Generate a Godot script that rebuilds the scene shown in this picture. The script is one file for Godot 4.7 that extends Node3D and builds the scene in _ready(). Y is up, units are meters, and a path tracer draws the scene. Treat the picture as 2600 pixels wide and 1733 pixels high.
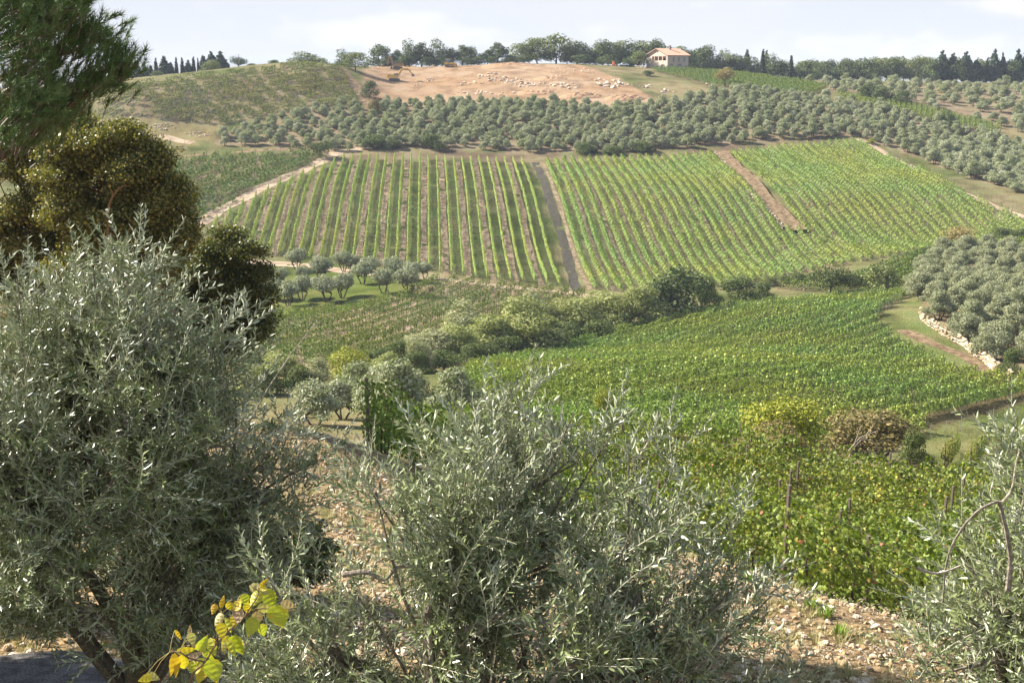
extends Node3D
# A hillside of vineyards and olive groves seen from above a terrace of olive trees.
# Photograph pixels (2600 x 1733) become directions; distances come from the ground they meet.

const FOCAL := 3234.0
const MID_X := 1300.0
const MID_Y := 866.5
const EYE_Y := 50.0
const SUN_TURN := 19.0      # degrees behind the line to the west (the sun stands beyond the scene)
const SUN_HEIGHT := 37.0

var pitch := atan((866.5 - 166.0) / 3234.0)
var cp := cos(pitch)
var sp := sin(pitch)
var names := {}
var mats := {}
var rng := RandomNumberGenerator.new()
var rough_noise := FastNoiseLite.new()
var patch_noise := FastNoiseLite.new()

# ---------------------------------------------------------------- ground heights
var ctrl: Array[Vector3] = []     # x, distance, height relative to the eye
var weights := PackedFloat64Array()
const NU := 72
const NV := 140
const FAN_K := 4.8
var grid := PackedFloat32Array()

func fan_d(t: float) -> float:
	return -8.0 + 10.0 * (exp(FAN_K * t) - 1.0)

func fan_w(d: float) -> float:
	return 25.0 + 0.65 * (d + 8.0)

func pix3(sx: float, sy: float, d: float) -> Vector3:
	var r := (MID_Y - sy) / FOCAL
	var zc := d / (cp + r * sp)
	return Vector3((sx - MID_X) / FOCAL * zc, d, zc * (-sp + r * cp))

func at_pixel(sx: float, sy: float, d: float) -> Vector3:   # world point at distance d along a pixel's direction
	var p := pix3(sx, sy, d)
	return Vector3(p.x, p.z + EYE_Y, -p.y)

func add_world(list: Array) -> void:
	for q in list:
		ctrl.append(Vector3(q[0], q[1], q[2]))

func add_seen(list: Array) -> void:
	for q in list:
		ctrl.append(pix3(q[0], q[1], q[2]))

func ground_points() -> void:
	add_world([[-12,-6,-6.5],[0,-6,-6.5],[12,-6,-6.5],[-6,8,-6.7],[0,8,-6.7],[6,8,-6.9],[-6,14,-7.2],[0,14,-7.4],[5,14,-7.9],[12,12,-8.2],[-14,14,-7.5]])
	add_world([[5,20,-9.3],[0,24,-9.9],[-6,30,-10.3],[4.8,26,-10.6],[-5.8,38,-11.2],[6.8,21,-9.5],[9,17,-9.2],[-14,34,-11]])
	add_world([[8.5,25,-12.2],[6,30,-13.0],[0,36,-13.6],[-5,45,-14.2],[12,20,-11.5],[14,30,-14],[-20,50,-14.5],[-32,60,-17]])
	add_seen([[2100,1190,60],[1700,1190,58],[1300,1160,58],[2550,1240,75]])
	add_world([[-10,62,-19]])
	add_seen([[1900,1130,85],[1400,1120,85],[1900,950,140],[1900,800,215],[1300,1000,125],[950,1060,115],[1400,905,192],[1740,790,236],[2230,745,245]])
	add_seen([[2500,1143,105],[2500,1050,125],[2560,960,155],[2330,800,200],[2600,900,175],[2600,700,245],[2400,650,280],[2600,620,290]])
	add_seen([[900,900,185],[1030,800,228],[1030,730,257],[660,830,212]])
	add_world([[-60,110,-27],[-60,170,-39],[-90,230,-40],[90,60,-22],[110,120,-33],[130,200,-36]])
	add_seen([[700,780,246],[1050,760,248]])
	for sx in [480, 1080, 1500, 2000]:
		add_seen([[sx, 683, 283]])
	add_seen([[2500,640,296]])
	for sx in [300, 700, 1080, 1600, 2000, 2400]:
		add_seen([[sx, 500, 334.5]])
	for sx in [500, 890, 1337, 1815, 2180, 2500]:
		add_seen([[sx, 390, 392]])
	add_seen([[300,330,415],[500,300,425],[700,300,430],[1000,330,418],[1500,320,420],[2000,330,418],[2400,330,418]])
	add_seen([[900,245,460],[1300,245,462],[1750,235,462],[2100,250,458],[2500,260,470]])
	add_seen([[950,200,495],[1300,200,492],[1700,195,505],[2100,215,520],[2500,215,530],[2800,230,520]])
	add_seen([[920,168,535],[1300,164,535],[1500,166,535],[1700,176,540],[2000,200,570],[2400,208,585]])
	add_seen([[340,200,470],[600,175,480],[840,165,490],[330,270,425],[700,240,450],[100,220,470],[100,320,420],[-200,300,420]])
	add_world([[-150,600,-16],[-125,540,-8],[-60,560,-2],[-40,620,-4],[0,600,-1.5],[60,620,-3],[160,640,-9],[260,640,-12],[-260,500,-14],[260,400,-20],[220,300,-36],[-200,300,-40],[-230,400,-26]])
	add_world([[-200,800,-34],[0,800,-20],[200,800,-28],[0,1000,-40],[-300,1000,-40],[350,1000,-40],[450,600,-20],[-450,600,-24],[-150,100,-24],[200,100,-30]])

func spline(r2: float) -> float:
	return 0.5 * r2 * log(r2) if r2 > 1e-12 else 0.0

func fit_ground() -> void:     # thin plate through the control points
	ground_points()
	var n := ctrl.size()
	var m := n + 3
	var a: Array[PackedFloat64Array] = []
	for i in m:
		var row := PackedFloat64Array()
		row.resize(m + 1)
		if i < n:
			var xi := ctrl[i].x / 100.0
			var di := ctrl[i].y / 100.0
			for j in n:
				var dx := xi - ctrl[j].x / 100.0
				var dd := di - ctrl[j].y / 100.0
				row[j] = spline(dx * dx + dd * dd)
			row[i] += 1e-6
			row[n] = 1.0
			row[n + 1] = xi
			row[n + 2] = di
			row[m] = ctrl[i].z
		else:
			for j in n:
				row[j] = 1.0 if i == n else (ctrl[j].x / 100.0 if i == n + 1 else ctrl[j].y / 100.0)
		a.append(row)
	for c in m:
		var best := c
		for r in range(c + 1, m):
			if absf(a[r][c]) > absf(a[best][c]):
				best = r
		var swap := a[c]
		a[c] = a[best]
		a[best] = swap
		var pr := a[c]
		for r in range(c + 1, m):
			var rr := a[r]
			var f := rr[c] / pr[c]
			if f != 0.0:
				for k in range(c, m + 1):
					rr[k] -= f * pr[k]
			a[r] = rr
	weights.resize(m)
	for i in range(m - 1, -1, -1):
		var v := a[i][m]
		for k in range(i + 1, m):
			v -= a[i][k] * weights[k]
		weights[i] = v / a[i][i]
	grid.resize((NU + 1) * (NV + 1))
	for j in NV + 1:
		var d := fan_d(float(j) / NV)
		var wd := fan_w(d)
		for i in NU + 1:
			var x := (float(i) / NU * 2.0 - 1.0) * wd / 100.0
			var v := weights[n] + weights[n + 1] * x + weights[n + 2] * d / 100.0
			for k in n:
				var c := ctrl[k]
				var dx := x - c.x * 0.01
				var dd := d * 0.01 - c.y * 0.01
				var r2 := dx * dx + dd * dd
				if r2 > 1e-12:
					v += weights[k] * 0.5 * r2 * log(r2)
			grid[j * (NU + 1) + i] = v

func cubic(a: float, b: float, c: float, d: float, t: float) -> float:
	return b + 0.5 * t * (c - a + t * (2.0 * a - 5.0 * b + 4.0 * c - d + t * (3.0 * (b - c) + d - a)))

func base_height(x: float, d: float) -> float:
	var t := clampf(log((d + 8.0) / 10.0 + 1.0) / FAN_K, 0.0, 0.99999) * NV
	var u := clampf((x / fan_w(d) + 1.0) * 0.5, 0.0, 0.99999) * NU
	var j := int(t)
	var i := int(u)
	var ft := t - j
	var fu := u - i
	var i0 := maxi(i - 1, 0)
	var i3 := mini(i + 2, NU)
	var out := [0.0, 0.0, 0.0, 0.0]
	for q in 4:
		var b := clampi(j + q - 1, 0, NV) * (NU + 1)
		out[q] = cubic(grid[b + i0], grid[b + i], grid[b + i + 1], grid[b + i3], fu)
	return cubic(out[0], out[1], out[2], out[3], ft)

func hgt(x: float, d: float) -> float:   # ground in world metres
	var a := 0.05 if d < 60.0 else 0.22
	return EYE_Y + base_height(x, d) + a * rough_noise.get_noise_2d(x, d)

func on_ground(x: float, d: float) -> Vector3:
	return Vector3(x, hgt(x, d), -d)

func cast(sx: float, sy: float) -> Vector3:   # where the direction of a pixel meets the ground
	var r := (MID_Y - sy) / FOCAL
	var den := cp + r * sp
	var tx := (sx - MID_X) / FOCAL / den
	var th := (-sp + r * cp) / den
	var d := 4.0
	var prev := d
	while d < 1000.0:
		if EYE_Y + th * d <= hgt(tx * d, d):
			for q in 12:
				var mid := 0.5 * (prev + d)
				if EYE_Y + th * mid <= hgt(tx * mid, mid):
					d = mid
				else:
					prev = mid
			return Vector3(tx * d, hgt(tx * d, d), -d)
		prev = d
		d *= 1.02
	return Vector3(tx * 560.0, hgt(tx * 560.0, 560.0), -560.0)

func cast2(sx: float, sy: float) -> Vector2:
	var p := cast(sx, sy)
	return Vector2(p.x, -p.z)

func region(list: Array) -> PackedVector2Array:   # an outline in the picture, laid on the ground: (x, distance)
	var out := PackedVector2Array()
	for q in list:
		out.append(cast2(q[0], q[1]))
	return out

# ---------------------------------------------------------------- nodes
func numbered(called: String) -> String:
	var n: int = names.get(called, 0)
	names[called] = n + 1
	return called if n == 0 else "%s_%03d" % [called, n]

func tag(o: Node3D, label: String, category: String, group := "", kind := "") -> void:
	if label:
		o.set_meta("label", label)
	if category:
		o.set_meta("category", category)
	if group:
		o.set_meta("group", group)
	if kind:
		o.set_meta("kind", kind)

func thing(called: String, label: String, category: String, at := Vector3.ZERO, turn := 0.0, group := "") -> Node3D:
	var o := Node3D.new()
	o.name = numbered(called)
	add_child(o)
	o.position = at
	o.rotation.y = turn
	tag(o, label, category, group)
	return o

func part(called: String, mesh: Mesh, material: Material, parent: Node3D, where := Transform3D()) -> MeshInstance3D:
	var o := MeshInstance3D.new()
	o.name = called
	o.mesh = mesh
	if material:
		o.material_override = material
	o.transform = where
	parent.add_child(o, true)
	return o

func solo(called: String, mesh: Mesh, material: Material, label: String, category: String, group := "", kind := "") -> MeshInstance3D:
	var o := MeshInstance3D.new()
	o.name = numbered(called)
	o.mesh = mesh
	o.material_override = material
	add_child(o)
	tag(o, label, category, group, kind)
	return o

func copies(called: String, mesh: Mesh, material: Material, where: Array, tints: Array, parent: Node3D) -> MultiMeshInstance3D:
	var m := MultiMesh.new()
	m.transform_format = MultiMesh.TRANSFORM_3D
	m.use_colors = not tints.is_empty()
	m.mesh = mesh
	m.instance_count = where.size()
	for i in where.size():
		m.set_instance_transform(i, where[i])
		if not tints.is_empty():
			m.set_instance_color(i, tints[i])
	var o := MultiMeshInstance3D.new()
	o.name = called if parent != self else numbered(called)
	o.multimesh = m
	o.material_override = material
	parent.add_child(o, true)
	o.set_meta("kind", "stuff")
	return o

func dup(root: Node3D, at: Vector3, turn: float, size := Vector3.ONE, label := "", group := "", called := "") -> Node3D:
	var r: Node3D = root.duplicate()
	r.name = numbered(called if called else String(root.get_meta("plain")))
	add_child(r)
	r.transform = Transform3D(Basis(Vector3.UP, turn) * Basis.from_scale(size), at)
	if label:
		r.set_meta("label", label)
	if group:
		r.set_meta("group", group)
	return r

# ---------------------------------------------------------------- raw mesh building
class Geo:
	var v := PackedVector3Array()
	var c := PackedColorArray()
	var t := PackedInt32Array()
	var n := PackedVector3Array()
	func quad(a: Vector3, b: Vector3, cc: Vector3, d: Vector3, col: Color) -> void:
		var k := v.size()
		v.append(a); v.append(b); v.append(cc); v.append(d)
		c.append(col); c.append(col); c.append(col); c.append(col)
		t.append(k); t.append(k + 1); t.append(k + 2); t.append(k); t.append(k + 2); t.append(k + 3)
	func tri(a: Vector3, b: Vector3, cc: Vector3, col: Color) -> void:
		var k := v.size()
		v.append(a); v.append(b); v.append(cc)
		c.append(col); c.append(col); c.append(col)
		t.append(k); t.append(k + 1); t.append(k + 2)
	func box(center: Vector3, size: Vector3, basis := Basis(), col := Color.WHITE) -> void:
		var p: Array[Vector3] = []
		for i in 8:
			p.append(center + basis * (size * 0.5 * Vector3(-1 if i & 1 == 0 else 1, -1 if i & 2 == 0 else 1, -1 if i & 4 == 0 else 1)))
		quad(p[0], p[2], p[3], p[1], col); quad(p[4], p[5], p[7], p[6], col)
		quad(p[0], p[4], p[6], p[2], col); quad(p[1], p[3], p[7], p[5], col)
		quad(p[2], p[6], p[7], p[3], col); quad(p[0], p[1], p[5], p[4], col)
	func tube(path: PackedVector3Array, radii: PackedFloat32Array, sides: int, col := Color.WHITE, wobble := 0.0) -> void:
		var first := v.size()
		var side := Vector3.ZERO
		for i in path.size():
			var along: Vector3 = (path[mini(i + 1, path.size() - 1)] - path[maxi(i - 1, 0)]).normalized()
			if i == 0:
				side = along.cross(Vector3(0.31, 0.2, 0.93)).normalized()
			side = (side - along * side.dot(along)).normalized()
			var other := along.cross(side)
			for k in sides:
				var a := TAU * k / sides
				var r := radii[i] * (1.0 + wobble * sin(k * 2.4 + i * 1.7))
				v.append(path[i] + (side * cos(a) + other * sin(a)) * r)
				c.append(col)
		for i in path.size() - 1:
			for k in sides:
				var a := first + i * sides + k
				var b := first + i * sides + (k + 1) % sides
				t.append(a); t.append(a + sides); t.append(b)
				t.append(b); t.append(a + sides); t.append(b + sides)
		var e := v.size()
		v.append(path[path.size() - 1]); c.append(col)
		for k in sides:
			t.append(e - sides + k); t.append(e); t.append(e - sides + (k + 1) % sides)
	func mesh(into: ArrayMesh = null) -> ArrayMesh:
		var m := into if into else ArrayMesh.new()
		var a := []
		a.resize(Mesh.ARRAY_MAX)
		a[Mesh.ARRAY_VERTEX] = v
		a[Mesh.ARRAY_COLOR] = c
		a[Mesh.ARRAY_INDEX] = t
		if n.size() == v.size():
			a[Mesh.ARRAY_NORMAL] = n
		m.add_surface_from_arrays(Mesh.PRIMITIVE_TRIANGLES, a)
		return m
	func smooth() -> void:
		n.resize(v.size())
		n.fill(Vector3.ZERO)
		for i in range(0, t.size(), 3):
			var f := (v[t[i + 2]] - v[t[i]]).cross(v[t[i + 1]] - v[t[i]])
			n[t[i]] += f; n[t[i + 1]] += f; n[t[i + 2]] += f
		for i in n.size():
			n[i] = n[i].normalized()

func shift(c: Color, by: float) -> Color:
	return Color(c.r * by, c.g * by, c.b * by)

func vary(a: Color, b: Color, spread := 0.2) -> Color:
	return shift(a.lerp(b, rng.randf()), 1.0 + rng.randf_range(-spread, spread))

func ball() -> Vector3:
	var z := rng.randf_range(-1, 1)
	var a := rng.randf() * TAU
	var s := sqrt(1.0 - z * z)
	return Vector3(s * cos(a), z, s * sin(a))

func lin(r: float, g: float, b: float) -> Color:   # albedo_color wants sRGB; these are base colours
	return Color(r, g, b).linear_to_srgb()

# ---------------------------------------------------------------- materials
func noise_image(size: int, freq: float, octaves: int, lo: float, hi: float, seed_no: int, warm := 0.0) -> ImageTexture:
	var f := FastNoiseLite.new()
	f.seed = seed_no
	f.noise_type = FastNoiseLite.TYPE_SIMPLEX_SMOOTH
	f.frequency = freq
	f.fractal_octaves = octaves
	f.fractal_gain = 0.6
	var src := f.get_seamless_image(size, size)
	src.convert(Image.FORMAT_L8)
	var data := src.get_data()
	var out := PackedByteArray()
	out.resize(size * size * 3)
	for i in size * size:
		var k := lo + (hi - lo) * (data[i] / 255.0)
		out[i * 3] = int(clampf(k * (1.0 + warm), 0.0, 1.0) * 255.0)
		out[i * 3 + 1] = int(clampf(k, 0.0, 1.0) * 255.0)
		out[i * 3 + 2] = int(clampf(k * (1.0 - warm), 0.0, 1.0) * 255.0)
	return ImageTexture.create_from_image(Image.create_from_data(size, size, false, Image.FORMAT_RGB8, out))

func paint(key: String, col: Color, rough := 0.8, vertex := false, metal := 0.0) -> StandardMaterial3D:
	var m := StandardMaterial3D.new()
	m.resource_name = key
	m.albedo_color = col
	m.roughness = rough
	m.metallic = metal
	m.vertex_color_use_as_albedo = vertex
	m.cull_mode = BaseMaterial3D.CULL_DISABLED
	mats[key] = m
	return m

func leafy(key: String, rough: float, through: float, spec := 0.5) -> StandardMaterial3D:
	var m := paint(key, Color.WHITE, rough, true)
	m.metallic_specular = spec
	if through > 0.0:
		m.backlight_enabled = true
		m.backlight = lin(through * 0.85, through, through * 0.45)
	return m

func grainy(m: StandardMaterial3D, tex: Texture2D, scale: float, bump := 0.0, coarse: Texture2D = null, coarse_scale := 0.03) -> StandardMaterial3D:
	m.albedo_texture = tex
	m.uv1_triplanar = true
	m.uv1_world_triplanar = true
	m.uv1_scale = Vector3.ONE * scale
	if bump != 0.0:
		m.heightmap_enabled = true
		m.heightmap_texture = tex
		m.heightmap_scale = bump
	if coarse:
		m.detail_enabled = true
		m.detail_albedo = coarse
		m.detail_blend_mode = BaseMaterial3D.BLEND_MODE_MUL
		m.detail_uv_layer = BaseMaterial3D.DETAIL_UV_2
		m.uv2_triplanar = true
		m.uv2_world_triplanar = true
		m.uv2_scale = Vector3.ONE * coarse_scale
	return m

func make_materials() -> void:
	var fine := noise_image(512, 0.02, 5, 0.30, 1.25, 11)
	var mid := noise_image(512, 0.012, 4, 0.55, 1.2, 12, 0.04)
	var big := noise_image(512, 0.008, 4, 0.70, 1.18, 13, 0.03)
	var streak := noise_image(256, 0.03, 4, 0.55, 1.1, 14, 0.03)
	grainy(paint("ground", Color.WHITE, 1.0, true), fine, 0.33, 4.0, big, 0.021)
	grainy(paint("soil", lin(0.52, 0.42, 0.295), 0.95), fine, 0.55, 5.0, mid, 0.06)
	grainy(paint("track", lin(0.50, 0.43, 0.34), 0.95), mid, 0.8, 2.0, big, 0.05)
	grainy(paint("dry_bank", lin(0.46, 0.35, 0.22), 0.95), fine, 0.6, 6.0, mid, 0.09)
	grainy(paint("ditch", lin(0.09, 0.08, 0.045), 0.95), fine, 0.6, 6.0, mid, 0.09)
	grainy(paint("stone", Color.WHITE, 0.9, true), mid, 2.2, 2.0)
	grainy(paint("rubble", Color.WHITE, 0.9, true), mid, 0.9, 4.0)
	grainy(paint("concrete", lin(0.21, 0.205, 0.195), 0.85), fine, 3.0, 0.6, mid, 0.5)
	grainy(paint("bark", Color.WHITE, 0.9, true), streak, 3.0, 2.0)
	grainy(paint("post_wood", lin(0.22, 0.18, 0.14), 0.85), streak, 4.0, 0.5)
	for k in ["ground", "soil", "track", "dry_bank", "stone", "rubble", "bark"]:
		mats[k].metallic_specular = 0.12
	paint("post_metal", lin(0.45, 0.44, 0.42), 0.55, false, 0.3)
	paint("wire", lin(0.55, 0.54, 0.52), 0.4, false, 0.6)
	leafy("olive_far", 0.6, 0.45, 0.3)
	leafy("oak_far", 0.6, 0.35, 0.3)
	leafy("vine_far", 0.55, 0.5, 0.3)
	leafy("vine_near", 0.5, 0.6, 0.4)
	leafy("olive_top", 0.36, 0.0, 0.55)
	leafy("olive_under", 0.6, 0.0, 0.35)
	leafy("maple", 0.45, 0.5)
	leafy("needle", 0.5, 0.2)
	leafy("willow", 0.55, 0.45, 0.3)
	leafy("yellow_leaf", 0.5, 0.75)
	leafy("grass", 0.7, 0.5)
	paint("plain", Color.WHITE, 0.7, true)
	paint("machine", Color.WHITE, 0.45, true)

# ---------------------------------------------------------------- sky
func make_sky() -> void:
	var wide := 2048
	var high := 1024
	var f := FastNoiseLite.new()
	f.seed = 5
	f.noise_type = FastNoiseLite.TYPE_SIMPLEX_SMOOTH
	f.frequency = 1.0
	f.fractal_octaves = 5
	var g := FastNoiseLite.new()
	g.seed = 9
	g.noise_type = FastNoiseLite.TYPE_SIMPLEX_SMOOTH
	g.frequency = 1.0
	g.fractal_octaves = 3
	var im := Image.create(wide, high, false, Image.FORMAT_RGBF)
	var low := Color(0.318, 0.332, 0.355)
	var top := Color(0.085, 0.13, 0.225)
	for y in high:
		var el := 90.0 - (y + 0.5) / high * 180.0
		if el < -1.0:
			im.fill_rect(Rect2i(0, y, wide, high - y), Color(0.24, 0.235, 0.22))
			break
		var k := 1.0 - exp(-maxf(el, 0.0) / 24.0)
		var base := low.lerp(top, k)
		for x in wide:
			var az := (x + 0.5) / wide * 360.0
			var col := base
			if el < 75.0:
				var a := deg_to_rad(az)
				var p := Vector3(cos(a) * 11.0, el * 0.62, sin(a) * 11.0)
				var n := f.get_noise_3dv(p * 0.8) + 0.35 * g.get_noise_3dv(p * 0.35)
				var c := smoothstep(0.06, 0.42, n) * clampf(1.15 - el / 60.0, 0.0, 1.0)
				col = base.lerp(Color(0.365, 0.368, 0.372), c * 0.8)
				var veil := smoothstep(-0.1, 0.5, g.get_noise_3dv(p * 0.22 + Vector3(9, 3, 1)))
				col = col.lerp(Color(0.335, 0.342, 0.355), veil * 0.35)
			im.set_pixel(x, y, col)
	var pan := PanoramaSkyMaterial.new()
	pan.panorama = ImageTexture.create_from_image(im)
	var sky := Sky.new()
	sky.sky_material = pan
	var env := Environment.new()
	env.background_mode = Environment.BG_SKY
	env.sky = sky
	env.tonemap_mode = Environment.TONE_MAPPER_LINEAR
	env.tonemap_exposure = 2.85
	env.sdfgi_enabled = true
	env.ssao_enabled = true
	env.ssil_enabled = true
	env.fog_enabled = true
	env.fog_density = 0.00013
	env.fog_light_color = Color(0.86, 0.91, 1.0)
	var we := WorldEnvironment.new()
	we.name = "air"
	we.environment = env
	add_child(we)

func make_light() -> void:
	var sun := DirectionalLight3D.new()
	sun.name = "sun"
	var e := deg_to_rad(SUN_HEIGHT)
	var a := deg_to_rad(SUN_TURN)
	var to := Vector3(-cos(e) * cos(a), sin(e), -cos(e) * sin(a))
	sun.basis = Basis.looking_at(-to, Vector3.UP)
	sun.light_color = Color(1.0, 0.97, 0.925)
	sun.light_energy = 1.6
	sun.light_angular_distance = 0.6
	sun.shadow_enabled = true
	add_child(sun)

func make_camera() -> void:
	var cam := Camera3D.new()
	cam.name = "camera"
	cam.position = Vector3(0, EYE_Y, 0)
	cam.rotation.x = -pitch
	cam.fov = rad_to_deg(2.0 * atan(MID_Y / FOCAL))
	cam.near = 0.1
	cam.far = 6000.0
	add_child(cam)

# ---------------------------------------------------------------- the setting
var fields := {}

func outline_fields() -> void:
	fields["striped"] = region([[500,592],[640,508],[780,441],[882,404],[1344,412],[1443,728],[1227,708],[1079,687],[851,665],[683,648],[600,644]])
	fields["slope"] = region([[1373,414],[1500,409],[1700,402],[1806,392],[1990,584],[2040,590],[1858,390],[2000,374],[2180,362],[2330,434],[2440,492],[2600,558],[2760,620],[2600,607],[2310,645],[2171,669],[2046,692],[1953,714],[1800,728],[1640,744],[1488,733]])
	fields["west"] = region([[428,412],[600,398],[788,385],[836,396],[720,448],[600,508],[500,560],[440,545]])
	fields["crest"] = region([[250,250],[330,222],[480,196],[700,172],[858,168],[915,268],[760,278],[680,300],[560,316],[400,300],[250,292]])
	fields["shelf"] = region([[150,352],[260,345],[470,372],[460,392],[370,408],[150,420]])
	fields["knoll"] = region([[1125,716],[1300,732],[1490,752],[1470,800],[1300,850],[1100,900],[900,940],[700,930],[600,870],[668,806],[850,794],[960,770]])
	fields["dense"] = region([[1190,945],[1400,885],[1600,842],[1805,795],[2090,763],[2330,738],[2225,812],[2236,846],[2360,918],[2430,955],[2620,978],[2600,1026],[2345,1094],[2180,1150],[1900,1135],[1500,1112],[1250,1070],[1150,1010]])
	fields["house"] = region([[1655,180],[1750,181],[1863,190],[2025,210],[2100,226],[2067,240],[1950,232],[1804,217],[1700,192]])
	fields["band"] = region([[2120,240],[2190,248],[2350,275],[2540,325],[2540,345],[2440,325],[2280,285],[2150,258]])
	fields["valley"] = region([[1975,735],[1990,722],[2070,725],[2200,700],[2290,660],[2457,645],[2600,612],[2620,640],[2480,660],[2360,690],[2330,730],[2150,745]])
	fields["grove"] = region([[915,388],[930,335],[968,266],[1250,262],[1500,272],[1700,266],[1790,245],[1870,228],[2195,272],[2450,330],[2640,370],[2640,505],[2480,458],[2330,398],[2200,352],[2050,348],[1800,368],[1600,388],[1380,388],[1150,375]])
	fields["west_grove"] = region([[555,368],[540,350],[640,322],[790,280],[905,272],[930,330],[905,382],[860,384],[700,374]])
	fields["east_grove"] = region([[2060,214],[2180,214],[2600,224],[2640,340],[2560,330],[2480,312],[2300,264],[2140,244]])
	fields["right_grove"] = region([[2325,750],[2340,690],[2420,650],[2640,640],[2640,930],[2540,925],[2440,862],[2370,810]])
	fields["site"] = region([[915,262],[925,175],[975,166],[1060,163],[1300,163],[1480,165],[1520,178],[1600,215],[1640,235],[1650,262],[1500,268],[1250,258]])
	fields["house_grass"] = region([[1480,168],[1560,166],[1660,172],[1800,213],[1870,228],[1790,242],[1690,245],[1600,215],[1530,180]])
	fields["lawn"] = region([[645,668],[900,695],[1110,708],[960,770],[850,793],[660,806],[560,790],[560,690]])
	fields["right_grass"] = region([[2330,742],[2345,790],[2570,972],[2600,985],[2430,955],[2360,918],[2240,846],[2228,812]])
	fields["near_grass"] = region([[2345,1094],[2600,1026],[2760,1010],[2760,1230],[2600,1240],[2350,1190],[2330,1130]])
	fields["bank_top"] = region([[900,388],[1150,380],[1380,392],[1600,394],[1800,376],[2050,352],[2190,356],[2180,362],[2000,374],[1806,392],[1700,402],[1341,412],[882,404]])
	fields["shelf_bank"] = region([[250,300],[420,305],[560,320],[545,352],[470,372],[250,345]])

func ground_colour(x: float, d: float) -> Color:
	var p := Vector2(x, d)
	var n := patch_noise.get_noise_2d(x, d)
	var m := patch_noise.get_noise_2d(x * 3.1 + 70.0, d * 3.1)
	var green := Color(0.13, 0.18, 0.05)
	var straw := Color(0.37, 0.32, 0.18)
	var tan := Color(0.36, 0.27, 0.18)
	var col := green.lerp(straw, clampf(0.55 + n * 0.9 + m * 0.5, 0.0, 1.0))
	var which := ""
	for key in fields:
		if boxes[key].has_point(p) and Geometry2D.is_point_in_polygon(p, fields[key]):
			which = key
			break
	match which:
		"striped":
			col = Color(0.125, 0.17, 0.05).lerp(straw, clampf(0.16 + n * 0.35 + m * 0.35, 0.0, 0.5))
		"slope":
			col = Color(0.21, 0.25, 0.085).lerp(straw, clampf(0.34 + n * 0.6 + m * 0.4, 0.0, 0.8))
		"west", "valley", "house", "band":
			col = Color(0.11, 0.14, 0.05).lerp(tan, clampf(0.45 + n * 0.6 + m * 0.3, 0.0, 1.0))
		"crest", "shelf":
			col = Color(0.42, 0.36, 0.22).lerp(tan, clampf(0.35 + n * 0.6 + m * 0.4, 0.0, 1.0)).lerp(green, clampf(0.2 + m * 0.5, 0.0, 0.5))
		"knoll":
			col = Color(0.50, 0.40, 0.27).lerp(straw, clampf(0.15 + n + m, 0.0, 0.5))
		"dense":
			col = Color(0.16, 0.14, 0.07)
		"grove", "east_grove":
			col = Color(0.38, 0.30, 0.21).lerp(straw, clampf(0.35 + n * 0.7 + m * 0.4, 0.0, 1.0))
		"west_grove":
			col = Color(0.40, 0.31, 0.22).lerp(straw, clampf(0.35 + n * 0.7 + m * 0.4, 0.0, 1.0))
		"right_grove":
			col = Color(0.36, 0.27, 0.18).lerp(straw, clampf(0.3 + n * 0.7 + m * 0.4, 0.0, 1.0))
		"site":
			col = Color(0.50, 0.335, 0.20).lerp(Color(0.57, 0.425, 0.29), clampf(0.4 + n * 1.0 + m * 0.5, 0.0, 1.0))
		"house_grass":
			col = straw.lerp(green, clampf(0.25 + n * 0.8 + m * 0.5, 0.0, 0.8))
		"lawn":
			col = Color(0.15, 0.205, 0.045).lerp(Color(0.30, 0.29, 0.11), clampf(0.3 + n * 0.8 + m * 0.6, 0.0, 0.9))
		"right_grass", "near_grass":
			col = Color(0.16, 0.22, 0.06).lerp(Color(0.34, 0.32, 0.15), clampf(0.25 + n * 0.8 + m * 0.6, 0.0, 0.9))
		"bank_top":
			col = Color(0.22, 0.17, 0.115).lerp(straw, clampf(0.25 + n * 0.8 + m * 0.5, 0.0, 0.8))
		"shelf_bank":
			col = Color(0.36, 0.31, 0.15).lerp(green, clampf(0.1 + n * 0.8, 0.0, 0.5))
	if d < 62.0 and which == "":
		var stony := Color(0.46, 0.355, 0.20)
		col = stony.lerp(Color(0.34, 0.25, 0.145), clampf(0.3 + n + m, 0.0, 1.0))
		if d > 30.0 + (4.8 - x) * 1.1 or d < 12.0:
			col = Color(0.30, 0.235, 0.14).lerp(green, clampf(0.3 + m + n, 0.0, 0.8))
	return col

var boxes := {}

func make_ground() -> void:
	outline_fields()
	for key in fields:
		var r := Rect2(fields[key][0], Vector2.ZERO)
		for p in fields[key]:
			r = r.expand(p)
		boxes[key] = r
	var nu := 330
	var nv := 440
	var g := Geo.new()
	for j in nv + 1:
		var d := fan_d(float(j) / nv)
		if j > nv - 6:
			d = fan_d(1.0) + pow(float(j - nv + 6), 3.0) * 4.0
		var wd := fan_w(d)
		for i in nu + 1:
			var x := (float(i) / nu * 2.0 - 1.0) * wd
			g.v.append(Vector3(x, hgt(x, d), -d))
			g.c.append(ground_colour(x, d))
	for j in nv:
		for i in nu:
			var a := j * (nu + 1) + i
			g.t.append(a); g.t.append(a + nu + 1); g.t.append(a + 1)
			g.t.append(a + 1); g.t.append(a + nu + 1); g.t.append(a + nu + 2)
	g.smooth()
	if g.n[1000].y < 0.0:
		for i in g.n.size():
			g.n[i] = -g.n[i]
	solo("ground", g.mesh(), mats.ground, "", "", "", "structure")

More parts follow.
